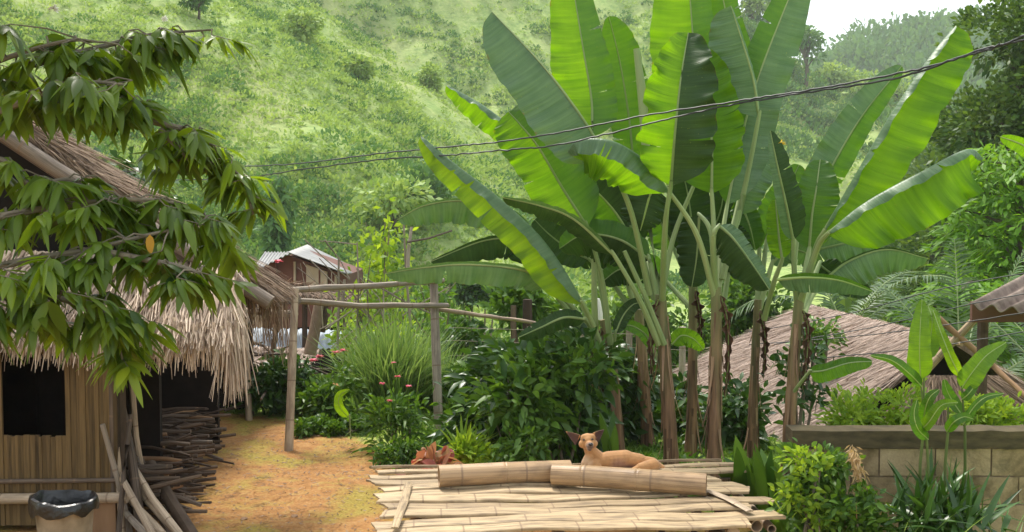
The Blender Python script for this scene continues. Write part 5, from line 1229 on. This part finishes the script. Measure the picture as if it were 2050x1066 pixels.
shpx('broadleaf_shrub', 'dark glossy shrub at the left edge of the shady thicket', 'shrub', 1000, 720, 915, 150, 10.2, 1900, .17, .06, 'shrubdark', 11, clump=8, droop=.35, **lf)
shpx('broadleaf_shrub', 'dark shrub between the thin banana stems behind the dog', 'shrub', 1215, 700, 920, 170, 11.2, 1500, .16, .06, 'shrubdark', 10, clump=8, droop=.3, **lf)
shpx('broadleaf_shrub', 'mid green shrub rising through the dark shrubs left of the dog', 'shrub', 1050, 730, 905, 200, 9.3, 1000, .15, .055, 'shrub', 9, clump=10, droop=.3, **lf)
shpx('broadleaf_shrub', 'low yellowish green shrub behind the far edge of the platform', 'shrub', 1045, 870, 932, 110, 8.8, 700, .09, .035, 'shrub', 8, clump=6, **lf)
shpx('broadleaf_shrub', 'shady shrub behind the thick stems right of the dog', 'shrub', 1320, 780, 930, 200, 11.9, 1300, .17, .06, 'shrubdark', 9, clump=8, droop=.3, **lf)
shpx('broadleaf_shrub', 'shady shrub among the stems before the thatched roof', 'shrub', 1475, 760, 930, 120, 11.0, 700, .15, .055, 'shrubdark', 9, clump=8, **lf)
shpx('broadleaf_shrub', 'loose dark shrub with long twigs beside the right banana stem', 'shrub', 1610, 680, 800, 110, 9.9, 260, .12, .05, 'shrubdark', 8, clump=6, **lf)
shpx('broadleaf_shrub', 'dim leafy shrub low behind the right end of the platform', 'shrub', 1400, 830, 935, 260, 11.4, 1200, .14, .05, 'shrub', 8, clump=8, **lf)
shpx('broadleaf_shrub', 'lighter green sprigs growing up through the dark glossy thicket', 'shrub', 1120, 700, 915, 230, 9.25, 420, .14, .05, 'shrub', 16, qs=.6, clump=9, **lf)
shpx('leafy_bush', 'dark low bush behind the first bamboo post', 'bush', 575, 725, 860, 130, 12.7, 1600, .11, .055, 'shrubdark', 9, clump=6, **lf)
shpx('leafy_bush', 'leafy bush between the first post and the long grass', 'bush', 650, 745, 880, 90, 12.2, 1100, .10, .045, 'shrub', 9, clump=7, **lf)
shpx('leafy_bush', 'low creeping green bush at the edge of the orange yard', 'bush', 670, 845, 895, 190, 11.4, 2200, .06, .035, 'shrub', 9, clump=6, up=.6, **lf)
shpx('leafy_bush', 'spindly flowering bush in front of the long grass', 'bush', 790, 795, 905, 110, 10.7, 800, .11, .028, 'shrub', 9, clump=7, **lf)
shpx('leafy_bush', 'soft green weeds between the grey post and the dark shrubs', 'bush', 935, 740, 915, 90, 12.6, 1300, .12, .035, 'shrub', 9, clump=8, **lf)
shpx('leafy_bush', 'low weeds at the corner of the yard behind the red plant', 'bush', 790, 892, 930, 90, 10.2, 800, .08, .03, 'shrub', 7, clump=7, **lf)
shpx('leafy_bush', 'mossy low bush right behind the red leaved plant', 'bush', 960, 890, 930, 110, 8.9, 700, .07, .03, 'shrublight', 7, clump=7, **lf)
shpx('sapling', 'slender dark sapling standing in the bright field beyond the trellis', 'sapling', 932, 640, 770, 60, 17, 700, .17, .07, 'shrubdark', 7, clump=8, **lf)
shpx('papaya_bush', 'dark leafy plant around the brown stump behind the banana leaf', 'bush', 1045, 575, 650, 90, 17, 500, .24, .10, 'shrub', 8, clump=8, **lf)
shpx('valley_bush', 'green bush behind the stems of the left banana plant', 'bush', 1150, 620, 700, 130, 18, 1200, .16, .07, 'shrub', 8, clump=8, **lf)
shpx('valley_bush', 'sunny bush between the banana stalks beyond the yard', 'bush', 1270, 570, 720, 150, 20, 1800, .18, .08, 'shrub', 8, clump=8, **lf)
shpx('valley_bush', 'leafy bush between the thick stem and the right banana plant', 'bush', 1500, 560, 690, 150, 20, 1800, .18, .08, 'shrub', 8, clump=8, **lf)
shpx('valley_bush', 'bright bush left of the sunken thatched roof', 'bush', 1380, 640, 720, 110, 20, 1100, .14, .06, 'shrub', 8, clump=8, **lf)
shpx('valley_bush', 'round green bush low behind the grey frame post', 'bush', 880, 640, 720, 140, 22, 1800, .16, .07, 'shrub', 8, clump=8, **lf)
shpx('valley_bush', 'pale green bush behind the twig fence', 'bush', 740, 640, 720, 170, 19, 1500, .13, .06, 'shrublight', 8, clump=8, **lf)
shpx('valley_bush', 'dark bush far behind the trellis at the field edge', 'bush', 960, 560, 610, 120, 36, 1500, .25, .12, 'shrubdark', 8, clump=8)
shpx('roof_creeper', 'creeper with small leaves on the left slope of the sunken thatched roof', 'creeper', 1640, 630, 700, 70, 14.5, 330, .10, .05, 'shrub', 8, clump=8, **lf)
shpx('cassia_bush', 'light green feathery bush behind the left part of the block wall', 'bush', 1760, 790, 900, 190, 8.4, 2600, .075, .024, 'shrublight', 12, clump=14, up=.5, **lf)
shpx('cassia_bush', 'light green feathery bush behind the block wall at the right edge', 'bush', 1990, 815, 880, 150, 8.3, 1700, .075, .024, 'shrublight', 9, clump=14, up=.5, **lf)
shpx('wall_shrub', 'bright leafy shrub in front of the left end of the block wall', 'shrub', 1640, 885, 1140, 115, 6.75, 2000, .065, .03, 'shrub', 22, qs=.75, clump=6, up=.4, **lf)
shpx('wall_shrub', 'low green weeds in front of the block wall', 'shrub', 1730, 985, 1090, 120, 6.6, 1100, .07, .03, 'shrub', 9, clump=6, up=.4, **lf)
shpx('wall_shrub', 'fresh light green shoots on top of the shrub by the wall', 'shrub', 1625, 890, 1080, 90, 6.6, 420, .06, .028, 'shrublight', 14, qs=.6, clump=6, up=.5, **lf)

def rosette(name, label, cat_, px, Y, zb, n, L, Wd, mat, el=(20, 80), prof='blade', droop=.5, group=None, rows=7, spread=.03, base=None, fold=.3, az=None):
    X = (px - 1025) / 2050 * Y; g = gz(X, Y) if base is None else base; b = np.array([X, Y, g + zb])
    a = RNG.uniform(0, 6.28, n) if az is None else RNG.uniform(*az, n); e = np.radians(RNG.uniform(*el, n))
    D = np.stack([np.cos(a) * np.cos(e), np.sin(a) * np.cos(e), np.sin(e)], -1)
    P = b + RNG.normal(size=(n, 3)) * [spread, spread, spread * .3]
    root = empty(name, tuple(b)); tag(root, label, cat_, group)
    rib_obj('leaves', [ribbons(P, D, np.array([0, 0, 1.]) + RNG.normal(size=(n, 3)) * .25, np.array(L[0] + (L[1] - L[0]) * RNG.random(n)), Wd, rows, 3, prof, droop * RNG.uniform(.4, 1.4, n), fold)], M[mat], root)
    return root
rosette('lemongrass', 'large clump of long arching grass blades between the two bamboo posts', 'grass clump', 782, 12.9, .0, 1700, (.8, 1.75), .022, 'lemon', (48, 88), droop=.32, spread=.16, rows=8)
rosette('lemongrass', 'smaller clump of arching grass right of the large one beside the grey post', 'grass clump', 868, 13.2, .0, 620, (.6, 1.35), .02, 'lemon', (48, 88), droop=.35, spread=.12, rows=8)
rosette('spiky_plant', 'spiky yellow green rosette plant before the dark shrubs', 'plant', 928, 9.0, .36, 40, (.3, .48), .05, 'shrublight', (25, 85), droop=.25, rows=6)
rosette('strap_plant', 'dark clump of strap shaped leaves at the foot of the block wall', 'plant', 1890, 6.65, .5, 190, (.25, .5), .045, 'shrubdark', (-25, 85), droop=.25, spread=.15)
rosette('strap_plant', 'small clump of long narrow blades left of the strap leaved clump', 'plant', 1800, 6.5, .0, 50, (.7, 1.2), .02, 'lemon', (40, 80), droop=.4, spread=.06)
rosette('strap_plant', 'few narrow green blades at the right edge before the wall', 'plant', 2035, 6.5, .0, 36, (.7, 1.1), .024, 'lemon', (35, 75), droop=.4, spread=.06)
rosette('canna_plant', 'plant with broad upright leaves at the right end of the platform', 'plant', 1530, 7.9, .12, 22, (.5, .95), .13, 'shrub', (50, 88), 'leaf', .25, spread=.10)
rosette('canna_plant', 'second broad leaved plant drooping beside the right front corner of the platform', 'plant', 1590, 7.0, .1, 16, (.4, .75), .12, 'shrub', (35, 80), 'leaf', .35, spread=.08)
rosette('canna_plant', 'plant with one broad upright leaf right behind the dog', 'plant', 1232, 8.9, .2, 5, (.5, .75), .10, 'shrub', (74, 88), 'leaf', .1, spread=.04)
# red leaved plant
rt_ = rosette('red_leaf_plant', 'red and pink leaved ornamental plant behind the left corner of the platform', 'plant', 862, 8.5, .38, 80, (.16, .30), .085, 'red', (-10, 80), 'leaf', .5, spread=.09, rows=6)
rosette('red_leaf_plant', 'small dull red plant between the big red one and the green bush', 'plant', 940, 8.5, .2, 30, (.12, .22), .055, 'red', (0, 80), 'leaf', .5, spread=.07, rows=6)
def flower(px, py, Y, r_, mat, label, group, stem=.35):
    c = at(px, py, Y); root = empty('flower', c); tag(root, label, 'flower', group)
    k = 22; a = RNG.uniform(0, 6.28, k); D = np.stack([np.cos(a), np.sin(a), RNG.uniform(-.1, .6, k)], -1)
    rib_obj('petals', [ribbons(np.tile(tuple(c), (k, 1)), D, np.array([0, 0, 1.]) + np.zeros((k, 3)), r_, r_ * .55, 4, 3, 'leaf', .15, .2)], M[mat], root)
    m = MB(); m.tube([c - Vector((random.uniform(-.05, .05), 0, stem)), c], .004, 5); m.build('stem', M['shrub'], root)
for i, (x_, y_, Y_, r_, lb) in enumerate(((765, 768, 10.5, .035, 'pink flower at the left of the group before the long grass'), (788, 727, 10.9, .035, 'highest pink flower before the long grass'), (796, 754, 10.6, .038, 'pink flower just below the highest one'),
     (818, 774, 10.5, .04, 'brightest pink flower nearest the grey post'), (780, 803, 10.4, .036, 'lowest pink flower before the long grass'))): flower(x_, y_, Y_, r_, 'pink', lb, 'pink flowers before the long grass')
for x_, y_, lb in ((640, 714, 'magenta flower head by the leaning timber post'), (628, 722, 'smaller magenta flower left of the magenta flower head'), (672, 706, 'faded pink flower before the metal sheets'), (688, 702, 'pale red flower nearest the grass clump top')):
    flower(x_, y_, 12.6, .06, 'pink', lb, 'magenta flowers near the boarded hut')
flower(557, 524, 26, .14, 'pink', 'red flower bunch hanging under the metal roof peak', None, .05)
flower(1510, 392, 10.9, .12, 'yellowpetal', 'yellow flower between the banana leaves', None, .1)
flower(1556, 288, 14, .13, 'yellowpetal', 'yellow blossom beyond the dark upright banana leaf', None, .6)
flower(1130, 606, 13, .07, 'whitepetal', 'white blossom upper one left of the banana stalks', 'white blossoms'); flower(1127, 622, 13, .06, 'whitepetal', 'white blossom just under the upper one', 'white blossoms')
m = MB(); m.tube([at(1197, 640, 12.5), at(1197, 618, 12.5), at(1197, 605, 12.5), at(1197, 598, 12.5)], [.06, .06, .035, .02], 10); tag(m.build('white_bottle', M['whitepetal']), 'small white bottle shape hanging between the banana stalks', 'bottle')
m = MB(); m.tube([at(1057, 720, 16.5), at(1056, 660, 16.5), at(1056, 600, 16.5)], [.085, .08, .075], 10); tag(m.build('tree_stump', M['wood']), 'brown bare stump behind the banana leaf at the yard edge', 'stump', 'stumps')
m = MB(); m.tube([at(1028, 700, 16.5), at(1028, 612, 16.5)], [.05, .045], 10); tag(m.build('tree_stump', M['wood_dark']), 'thin dark stump left of the brown one', 'stump', 'stumps')
# wire fence beyond the bananas
wf = empty('wire_fence', at(1250, 720, 13.5)); tag(wf, 'wire fence with grey posts behind the banana stems', 'fence')
for x_ in (1258, 1060, 1165, 1365): m = MB(); m.tube([at(x_, 780, 13.5), at(x_ + 2, 655, 13.5)], .045, 7); m.build('post', M['pole_grey'], wf)
m = MB()
for y0, y1 in ((664, 676), (690, 703), (720, 735)): m.tube([at(900, y0 - 8, 13.4), at(1150, y0, 13.4), at(1400, y1, 13.4)], .004, 5)
m.build('wires', M['pole_grey'], wf)

# large leaved ginger plants in front of the wall
M['g_stem'] = solid_mat('ginger_stem', (.05, .08, .015), (.13, .17, .05), 8, (1, 1, .3), .5, .1, .002, .2)
gp = empty('ginger_plant', (at(1850, 1000, 6.8).x, 6.8, 0)); tag(gp, 'tall plant with big light green leaves left of the pair before the block wall', 'plant', 'ginger plants')
gq = empty('ginger_plant', (at(1925, 1000, 6.8).x, 6.8, 0)); tag(gq, 'tall plant with big light green leaves right of the pair before the block wall', 'plant', 'ginger plants')
for root, px0, px1, yt in ((gp, 1858, 1843, 765), (gp, 1842, 1850, 720), (gq, 1932, 1925, 772), (gq, 1892, 1898, 800)):
    m = MB(); b = at(px0, 1000, 6.8); b.z = 0; m.tube([b, at(px0, 930, 6.8), at((px0 + px1) / 2 + 3, 860, 6.8), at(px1, yt, 6.8)], [.011, .010, .009, .005], 7); m.build('stem', M['g_stem'], root)
M['g_leaf'] = banana_mat('ginger_leaf', (.09, .20, .012), (.15, .29, .02), .5, (1.6, 1.45, .4), .4, .4)
def gl(root, pts, wl_, wr_, mat='g_leaf', **k): banana_leaf(root, pts, wl_, wr_, mat=mat, ribw=.22, wave=.2, tip=1.9, nw=3, **k)
gl(gp, [(1843, 760, 6.8), (1841, 715, 6.75), (1842, 660, 6.75), (1846, 600, 6.8)], 25, 25)
gl(gp, [(1846, 775, 6.8), (1820, 748, 6.7), (1785, 722, 6.7), (1742, 712, 6.7)], 10, 14, aL=-20, aR=-20, mat='b_mid')
gl(gp, [(1850, 722, 6.85), (1862, 680, 6.9), (1866, 640, 6.9), (1858, 612, 6.95)], 16, 22)
gl(gp, [(1848, 850, 6.8), (1852, 820, 6.7), (1862, 795, 6.65), (1880, 780, 6.65)], 12, 14, mat='b_mid')
gl(gp, [(1845, 860, 6.75), (1860, 845, 6.65), (1885, 812, 6.6), (1918, 806, 6.6)], 15, 12)
gl(gp, [(1858, 880, 6.8), (1838, 860, 6.7), (1830, 830, 6.7), (1836, 800, 6.7)], 12, 12, mat='b_mid')
gl(gq, [(1925, 778, 6.8), (1945, 748, 6.75), (1975, 712, 6.75), (2014, 686, 6.8)], 22, 26)
gl(gq, [(1922, 755, 6.8), (1903, 715, 6.75), (1885, 670, 6.8), (1868, 622, 6.9)], 12, 12, mat='b_yellow')
gl(gq, [(1928, 850, 6.8), (1950, 815, 6.75), (1975, 795, 6.75), (2010, 788, 6.8)], 8, 10, mat='b_mid')
gl(gq, [(1925, 830, 6.85), (1905, 800, 6.9), (1895, 780, 6.9), (1890, 760, 6.9)], 12, 14, mat='b_mid')
gl(gq, [(1895, 865, 6.8), (1910, 845, 6.7), (1930, 835, 6.7), (1950, 840, 6.7)], 12, 12, mat='b_mid')
gl(gq, [(1926, 800, 6.8), (1938, 790, 6.75), (1950, 775, 6.75), (1958, 765, 6.75)], 10, 10, mat='b_mid')
# bright curled shoot and dry seed stalk
cs = empty('young_plant', gr(700, 870)); tag(cs, 'young plant with one curled bright yellow green leaf beside the long grass', 'plant')
m = MB(); m.tube([at(702, 880, 11.0), at(700, 830, 11.0)], .008, 6); m.build('stem', M['stalk'], cs)
gl(cs, [(697, 835, 11.0), (680, 815, 10.9), (680, 792, 10.9), (700, 780, 10.9)], 11, 9, mat='b_yellow')
rosette('seed_stalk', 'dry straw coloured seed head bending over before the block wall', 'dry plant', 1712, 6.7, .0, 12, (.5, .9), .02, 'drygrass', (70, 88), droop=.1)
P = np.array([tuple(at(1708 + 22 * math.sin(t * 3) * t + random.gauss(0, 5), 895 + 95 * t + random.gauss(0, 3), 6.65 + random.gauss(0, .03))) for t in RNG.random(260)])
o = rib_obj('seed_head', [ribbons(P, rdir(260, -1.4), rdir(260), .05, .012, 3, 2, 'leaf', .2)], M['drygrass']); o.name = 'drooping_straw'; tag(o, 'drooping dry seed head hanging before the stained wall cap', 'seed head')

# ------------------------------------------------------------------ grass, weeds and litter
def grass_field(name, label, n, xr, yr, L, Wd, mat, lo=.55, hi=9, el=.5, clump=14, droop=.35):
    m = n // clump; X = RNG.uniform(*xr, m); Y = RNG.uniform(*yr, m)
    ym = yardmask(X, Y) + fbm(X * 2, Y * 2, 3) * .5; k = (ym > lo) & (ym < hi) & ~((X > 1.8) & (Y > 7.1) & (Y < 7.5)); X, Y = X[k], Y[k]
    X = np.repeat(X, clump) + RNG.normal(size=len(X) * clump) * L * .35; Y = np.repeat(Y, clump) + RNG.normal(size=len(Y) * clump) * L * .35; n = len(X)
    P = np.stack([X, Y, gh(X, Y) - .01], -1)
    D = rdir(n); D[:, 2] = abs(D[:, 2]) + el
    o = rib_obj(name, [ribbons(P, D, rdir(n), L * (.4 + RNG.random(n)), Wd, 3, 2, 'blade', droop)], mat); tag(o, label, 'grass', kind='stuff')
grass_field('meadow_grass', 'short green grass covering the ground behind the plants', 70000, (-4, 6), (8.2, 20), .16, .014, M['grass'])
grass_field('meadow_grass', 'longer grass on the slope down to the valley', 60000, (-9, 12), (13, 34), .38, .035, M['grass'])
grass_field('ground_weeds', 'leafy weeds growing at the edge of the yard and under the platform', 9000, (-1.2, 4), (6.2, 12), .13, .045, M['shrub'], .35, el=.8, clump=9)
grass_field('yard_moss', 'tiny moss and grass tufts dotted over the orange yard', 9000, (-3.2, 1), (7, 13), .025, .006, M['shrublight'], .05, .5, clump=30)
n = 3600; X = RNG.uniform(-3.0, .3, n); Y = RNG.uniform(7.4, 13, n); P = np.stack([X, Y, gh(X, Y) + .006], -1)
o = rib_obj('yard_litter', [ribbons(P, rdir(n, 0, .12), np.array([0, 0, 1.]) + RNG.normal(size=(n, 3)) * .3, (.02 + .07 * RNG.random(n) ** 4), .012, 3, 2, 'leaf', 0)], M['thatch_brown']); tag(o, 'bits of straw bark and dead leaves scattered on the yard', 'litter', kind='stuff')

m = MB()
for i in range(420):
    X_, Y_ = random.uniform(-3.1, .4), random.uniform(7.5, 13); q = random.uniform(.006, .02) * (2.0 if random.random() < .06 else 1); z_ = gz(X_, Y_)
    V = [(X_ + q * a * random.uniform(.7, 1.2), Y_ + q * b * random.uniform(.7, 1.2), z_ + q * .5 * c_) for a, b, c_ in ((1, 0, 0), (0, 1, 0), (-1, 0, 0), (0, -1, 0), (0, 0, 1), (.7, .7, .4), (-.7, .6, .5), (-.6, -.7, .4), (.7, -.6, .5))]
    m.add(V, [(0, 5, 4), (5, 1, 4), (1, 6, 4), (6, 2, 4), (2, 7, 4), (7, 3, 4), (3, 8, 4), (8, 0, 4)])
tag(m.build('pebbles', M['plank'], None, False), 'small stones and clods of earth lying about the yard', 'pebbles', kind='stuff')

# ------------------------------------------------------------------ the dog
def capsule(mb, a, b, ra, rb, seg=16, sq=1.0):
    a, b = Vector(a), Vector(b); d = (b - a); L = max(d.length, 1e-5); d = d / L
    u = d.cross(Vector((0, 0, 1))); u = u.normalized() if u.length > .1 else Vector((1, 0, 0)); w = u.cross(d)
    V, F = [], []; rings = []
    for k in range(6): th = -math.pi / 2 + k * math.pi / 2 / 5; rings.append((a + d * (ra * math.sin(th)), max(ra * math.cos(th), 1e-4)))
    for k in range(6): th = k * math.pi / 2 / 5; rings.append((b + d * (rb * math.sin(th)), max(rb * math.cos(th), 1e-4)))
    for c, r_ in rings:
        for j in range(seg): t = 2 * math.pi * j / seg; V.append(c + (u * math.cos(t) + w * math.sin(t) * sq) * r_)
    for i in range(len(rings) - 1):
        for j in range(seg): F.append((i * seg + j, i * seg + (j + 1) % seg, (i + 1) * seg + (j + 1) % seg, (i + 1) * seg + j))
    F.append(tuple(reversed(range(seg)))); F.append(tuple((len(rings) - 1) * seg + j for j in range(seg))); mb.add(V, F)
DY = 7.86
def dp(x, y, dy=0.): return at(x, y, DY + dy)
dog = empty('dog', Vector((dp(1240, 945).x, DY, PZ + .02))); tag(dog, 'short haired tan dog lying on the bamboo platform with ears spread', 'dog')
m = MB(); cp = lambda *a, **k: capsule(m, *a, **k)
# trunk: deep chest narrowing to the loin, then the rump
cp(dp(1196, 926), dp(1218, 924), .070, .074); cp(dp(1218, 923), dp(1252, 920), .075, .074); cp(dp(1250, 921), dp(1280, 924), .072, .060)
cp(dp(1280, 926), dp(1304, 931), .056, .060); cp(dp(1304, 931), dp(1322, 939), .058, .040)
cp(dp(1210, 936, -.01), dp(1262, 938, .0), .045, .038)
# shoulder, neck, chest
cp(dp(1192, 925, -.02), dp(1186, 934, -.07), .060, .050); cp(dp(1198, 920, .0), dp(1182, 903, -.03), .062, .048); cp(dp(1182, 903, -.03), dp(1177, 890, -.03), .048, .045)
cp(dp(1180, 915, -.05), dp(1172, 928, -.07), .040, .034)
# skull, cheeks, brow, muzzle
cp(dp(1176, 882, -.02), dp(1177, 884, -.07), .056, .050); cp(dp(1167, 889, -.06), dp(1188, 888, -.06), .034, .034); cp(dp(1170, 877, -.065), dp(1184, 876, -.065), .030, .030)
cp(dp(1179, 889, -.09), dp(1182, 894, -.175), .036, .0235, sq=.95); cp(dp(1179, 897, -.08), dp(1181, 900, -.155), .024, .015)
# ears (shallow triangular shells)
def ear(b1, b2, tip, th=.006):
    b1, b2, tip = Vector(b1), Vector(b2), Vector(tip); n_ = 8; V, F = [], []
    nn = (b2 - b1).cross(tip - b1).normalized(); nn = nn if nn.y < 0 else -nn
    for side in (1, -1):
        for i in range(n_ + 1):
            t = i / n_
            for j in range(7):
                s_ = j / 6; w = (1 - t ** 1.25)
                mid = b1.lerp(b2, .5).lerp(tip, t); half = (b2 - b1) * .5 * w
                V.append(mid + half * (s_ * 2 - 1) + nn * (side * th * (1 - .45 * t) - .016 * (1 - (s_ * 2 - 1) ** 2) * (1 - t)))
    k = (n_ + 1) * 7
    for i in range(n_):
        for j in range(6):
            q = (i * 7 + j, i * 7 + j + 1, (i + 1) * 7 + j + 1, (i + 1) * 7 + j); F.append(q); F.append(tuple(reversed([x_ + k for x_ in q])))
    edge = [i * 7 for i in range(n_ + 1)] + [n_ * 7 + j for j in range(1, 7)] + [i * 7 + 6 for i in range(n_ - 1, -1, -1)] + [j for j in range(5, 0, -1)]
    for i in range(len(edge)): a, b = edge[i], edge[(i + 1) % len(edge)]; F.append((a, a + k, b + k, b))
    m.add(V, F)
ear(dp(1163, 872, -.03), dp(1153, 892, -.02), dp(1131, 863, -.01)); ear(dp(1186, 868, -.03), dp(1197, 887, -.02), dp(1211, 859, -.01))
# fore legs lying forward, elbows behind
cp(dp(1196, 936, -.09), dp(1184, 944, -.13), .034, .024); cp(dp(1184, 944, -.13), dp(1164, 948, -.19), .022, .018); cp(dp(1164, 948, -.19), dp(1156, 949, -.21), .022, .019)
cp(dp(1186, 938, -.02), dp(1160, 944, -.05), .030, .018); cp(dp(1160, 944, -.05), dp(1148, 945, -.06), .020, .018)
# haunch, folded hind leg, paw
cp(dp(1308, 933, -.07), dp(1284, 938, -.11), .054, .044); cp(dp(1284, 938, -.11), dp(1263, 946, -.13), .040, .026); cp(dp(1264, 947, -.13), dp(1306, 951, -.14), .024, .020); cp(dp(1306, 951, -.14), dp(1280, 953, -.17), .016, .020)
cp(dp(1304, 940, .04), dp(1270, 946, .06), .045, .025)
# tail
cp(dp(1324, 938, 0), dp(1331, 946, -.03), .018, .015); cp(dp(1331, 946, -.03), dp(1327, 951, -.11), .015, .012); cp(dp(1327, 951, -.11), dp(1314, 954, -.17), .012, .007)
tmp = m.build('fur_body', M['dark'], None)
md = tmp.modifiers.new('r', 'REMESH'); md.mode = 'VOXEL'; md.voxel_size = .0042; md.use_smooth_shade = True
ms = tmp.modifiers.new('s', 'SMOOTH'); ms.factor = .5; ms.iterations = 7
dg = bpy.context.evaluated_depsgraph_get(); dg.update()
me = bpy.data.meshes.new_from_object(tmp.evaluated_get(dg)); bpy.data.objects.remove(tmp, do_unlink=True)
me.materials.clear()
co = np.empty(len(me.vertices) * 3, dtype=np.float32); me.vertices.foreach_get('co', co); co = co.reshape(-1, 3)
def near(p, r_, s_=.5): d = np.linalg.norm(co - np.array(tuple(p)), axis=1); return np.clip((r_ - d) / (r_ * s_), 0, 1)[:, None]
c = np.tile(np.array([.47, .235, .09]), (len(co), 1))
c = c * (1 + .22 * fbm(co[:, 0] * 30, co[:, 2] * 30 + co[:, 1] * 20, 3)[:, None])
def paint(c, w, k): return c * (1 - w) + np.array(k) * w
c = paint(c, near(dp(1240, 938, -.06), .095) * .85, (.34, .18, .12)); c = paint(c, near(dp(1262, 938, -.04), .06) * .8, (.20, .11, .09))  # belly tone, with belly shading painted in before the haunch
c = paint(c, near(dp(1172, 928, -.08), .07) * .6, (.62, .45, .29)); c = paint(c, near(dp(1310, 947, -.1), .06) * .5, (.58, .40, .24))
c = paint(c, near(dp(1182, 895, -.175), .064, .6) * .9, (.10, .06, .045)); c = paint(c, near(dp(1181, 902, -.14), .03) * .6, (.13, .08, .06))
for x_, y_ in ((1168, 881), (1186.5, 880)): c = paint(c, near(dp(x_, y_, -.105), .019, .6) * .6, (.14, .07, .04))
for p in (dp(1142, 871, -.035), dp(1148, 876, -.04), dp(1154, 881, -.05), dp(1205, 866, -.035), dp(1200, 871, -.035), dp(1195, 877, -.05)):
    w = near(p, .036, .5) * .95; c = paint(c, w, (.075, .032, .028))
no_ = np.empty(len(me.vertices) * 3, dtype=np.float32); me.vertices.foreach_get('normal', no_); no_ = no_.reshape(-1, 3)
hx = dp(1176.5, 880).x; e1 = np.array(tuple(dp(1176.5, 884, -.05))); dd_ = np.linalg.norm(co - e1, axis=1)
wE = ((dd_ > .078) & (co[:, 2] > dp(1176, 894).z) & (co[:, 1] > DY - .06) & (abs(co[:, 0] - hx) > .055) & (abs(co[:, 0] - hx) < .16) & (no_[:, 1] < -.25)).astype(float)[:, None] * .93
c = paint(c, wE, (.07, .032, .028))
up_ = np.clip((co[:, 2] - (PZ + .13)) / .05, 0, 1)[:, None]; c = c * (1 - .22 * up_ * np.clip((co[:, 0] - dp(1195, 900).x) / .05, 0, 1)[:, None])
rib_ = np.sin(co[:, 0] * 190)[:, None] * near(dp(1228, 928, -.05), .075) * .07; c = c * (1 + rib_)  # rib relief painted as light and dark bands in the coat
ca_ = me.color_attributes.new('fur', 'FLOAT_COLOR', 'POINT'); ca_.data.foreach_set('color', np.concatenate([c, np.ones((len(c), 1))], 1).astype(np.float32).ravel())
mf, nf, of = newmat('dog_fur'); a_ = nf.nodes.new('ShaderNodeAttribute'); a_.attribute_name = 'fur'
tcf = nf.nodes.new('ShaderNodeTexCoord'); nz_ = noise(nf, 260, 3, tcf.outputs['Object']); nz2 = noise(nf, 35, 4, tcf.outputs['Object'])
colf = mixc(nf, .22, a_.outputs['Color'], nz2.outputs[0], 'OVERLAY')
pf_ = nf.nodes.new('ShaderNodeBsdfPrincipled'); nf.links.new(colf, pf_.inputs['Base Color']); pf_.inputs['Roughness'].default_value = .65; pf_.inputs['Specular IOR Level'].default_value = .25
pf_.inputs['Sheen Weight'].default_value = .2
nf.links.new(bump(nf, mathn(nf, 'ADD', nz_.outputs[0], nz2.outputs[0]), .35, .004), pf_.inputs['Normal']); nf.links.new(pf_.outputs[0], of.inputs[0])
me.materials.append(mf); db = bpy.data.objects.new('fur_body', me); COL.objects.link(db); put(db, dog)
M['eye'] = solid_mat('dog_eye', (.006, .004, .003), (.01, .006, .005), 3, (1, 1, 1), .15, 0, .001, 0, spec=.8)
for x_, y_ in ((1168.5, 881), (1186, 880)):
    m = MB(); capsule(m, dp(x_ - .9, y_, -.114), dp(x_ + .9, y_, -.114), .0062, .0062, 12); m.build('eye', M['eye'], dog)
m = MB(); capsule(m, dp(1180.8, 890, -.194), dp(1184.2, 890, -.194), .011, .011, 14); m.build('nose', M['eye'], dog)

# ------------------------------------------------------------------ haze
mh, nh, oh = newmat('haze_air'); pv = nh.nodes.new('ShaderNodeVolumePrincipled'); pv.inputs['Color'].default_value = (.93, .97, 1, 1); pv.inputs['Density'].default_value = .0004
nh.links.new(pv.outputs[0], oh.inputs['Volume'])
m = MB(); m.box((0, 0, 57), (1700, 1700, 146)); hz = m.build('haze', mh, None, False); tag(hz, 'thin pale haze over the valley and far hills', 'haze', kind='stuff')
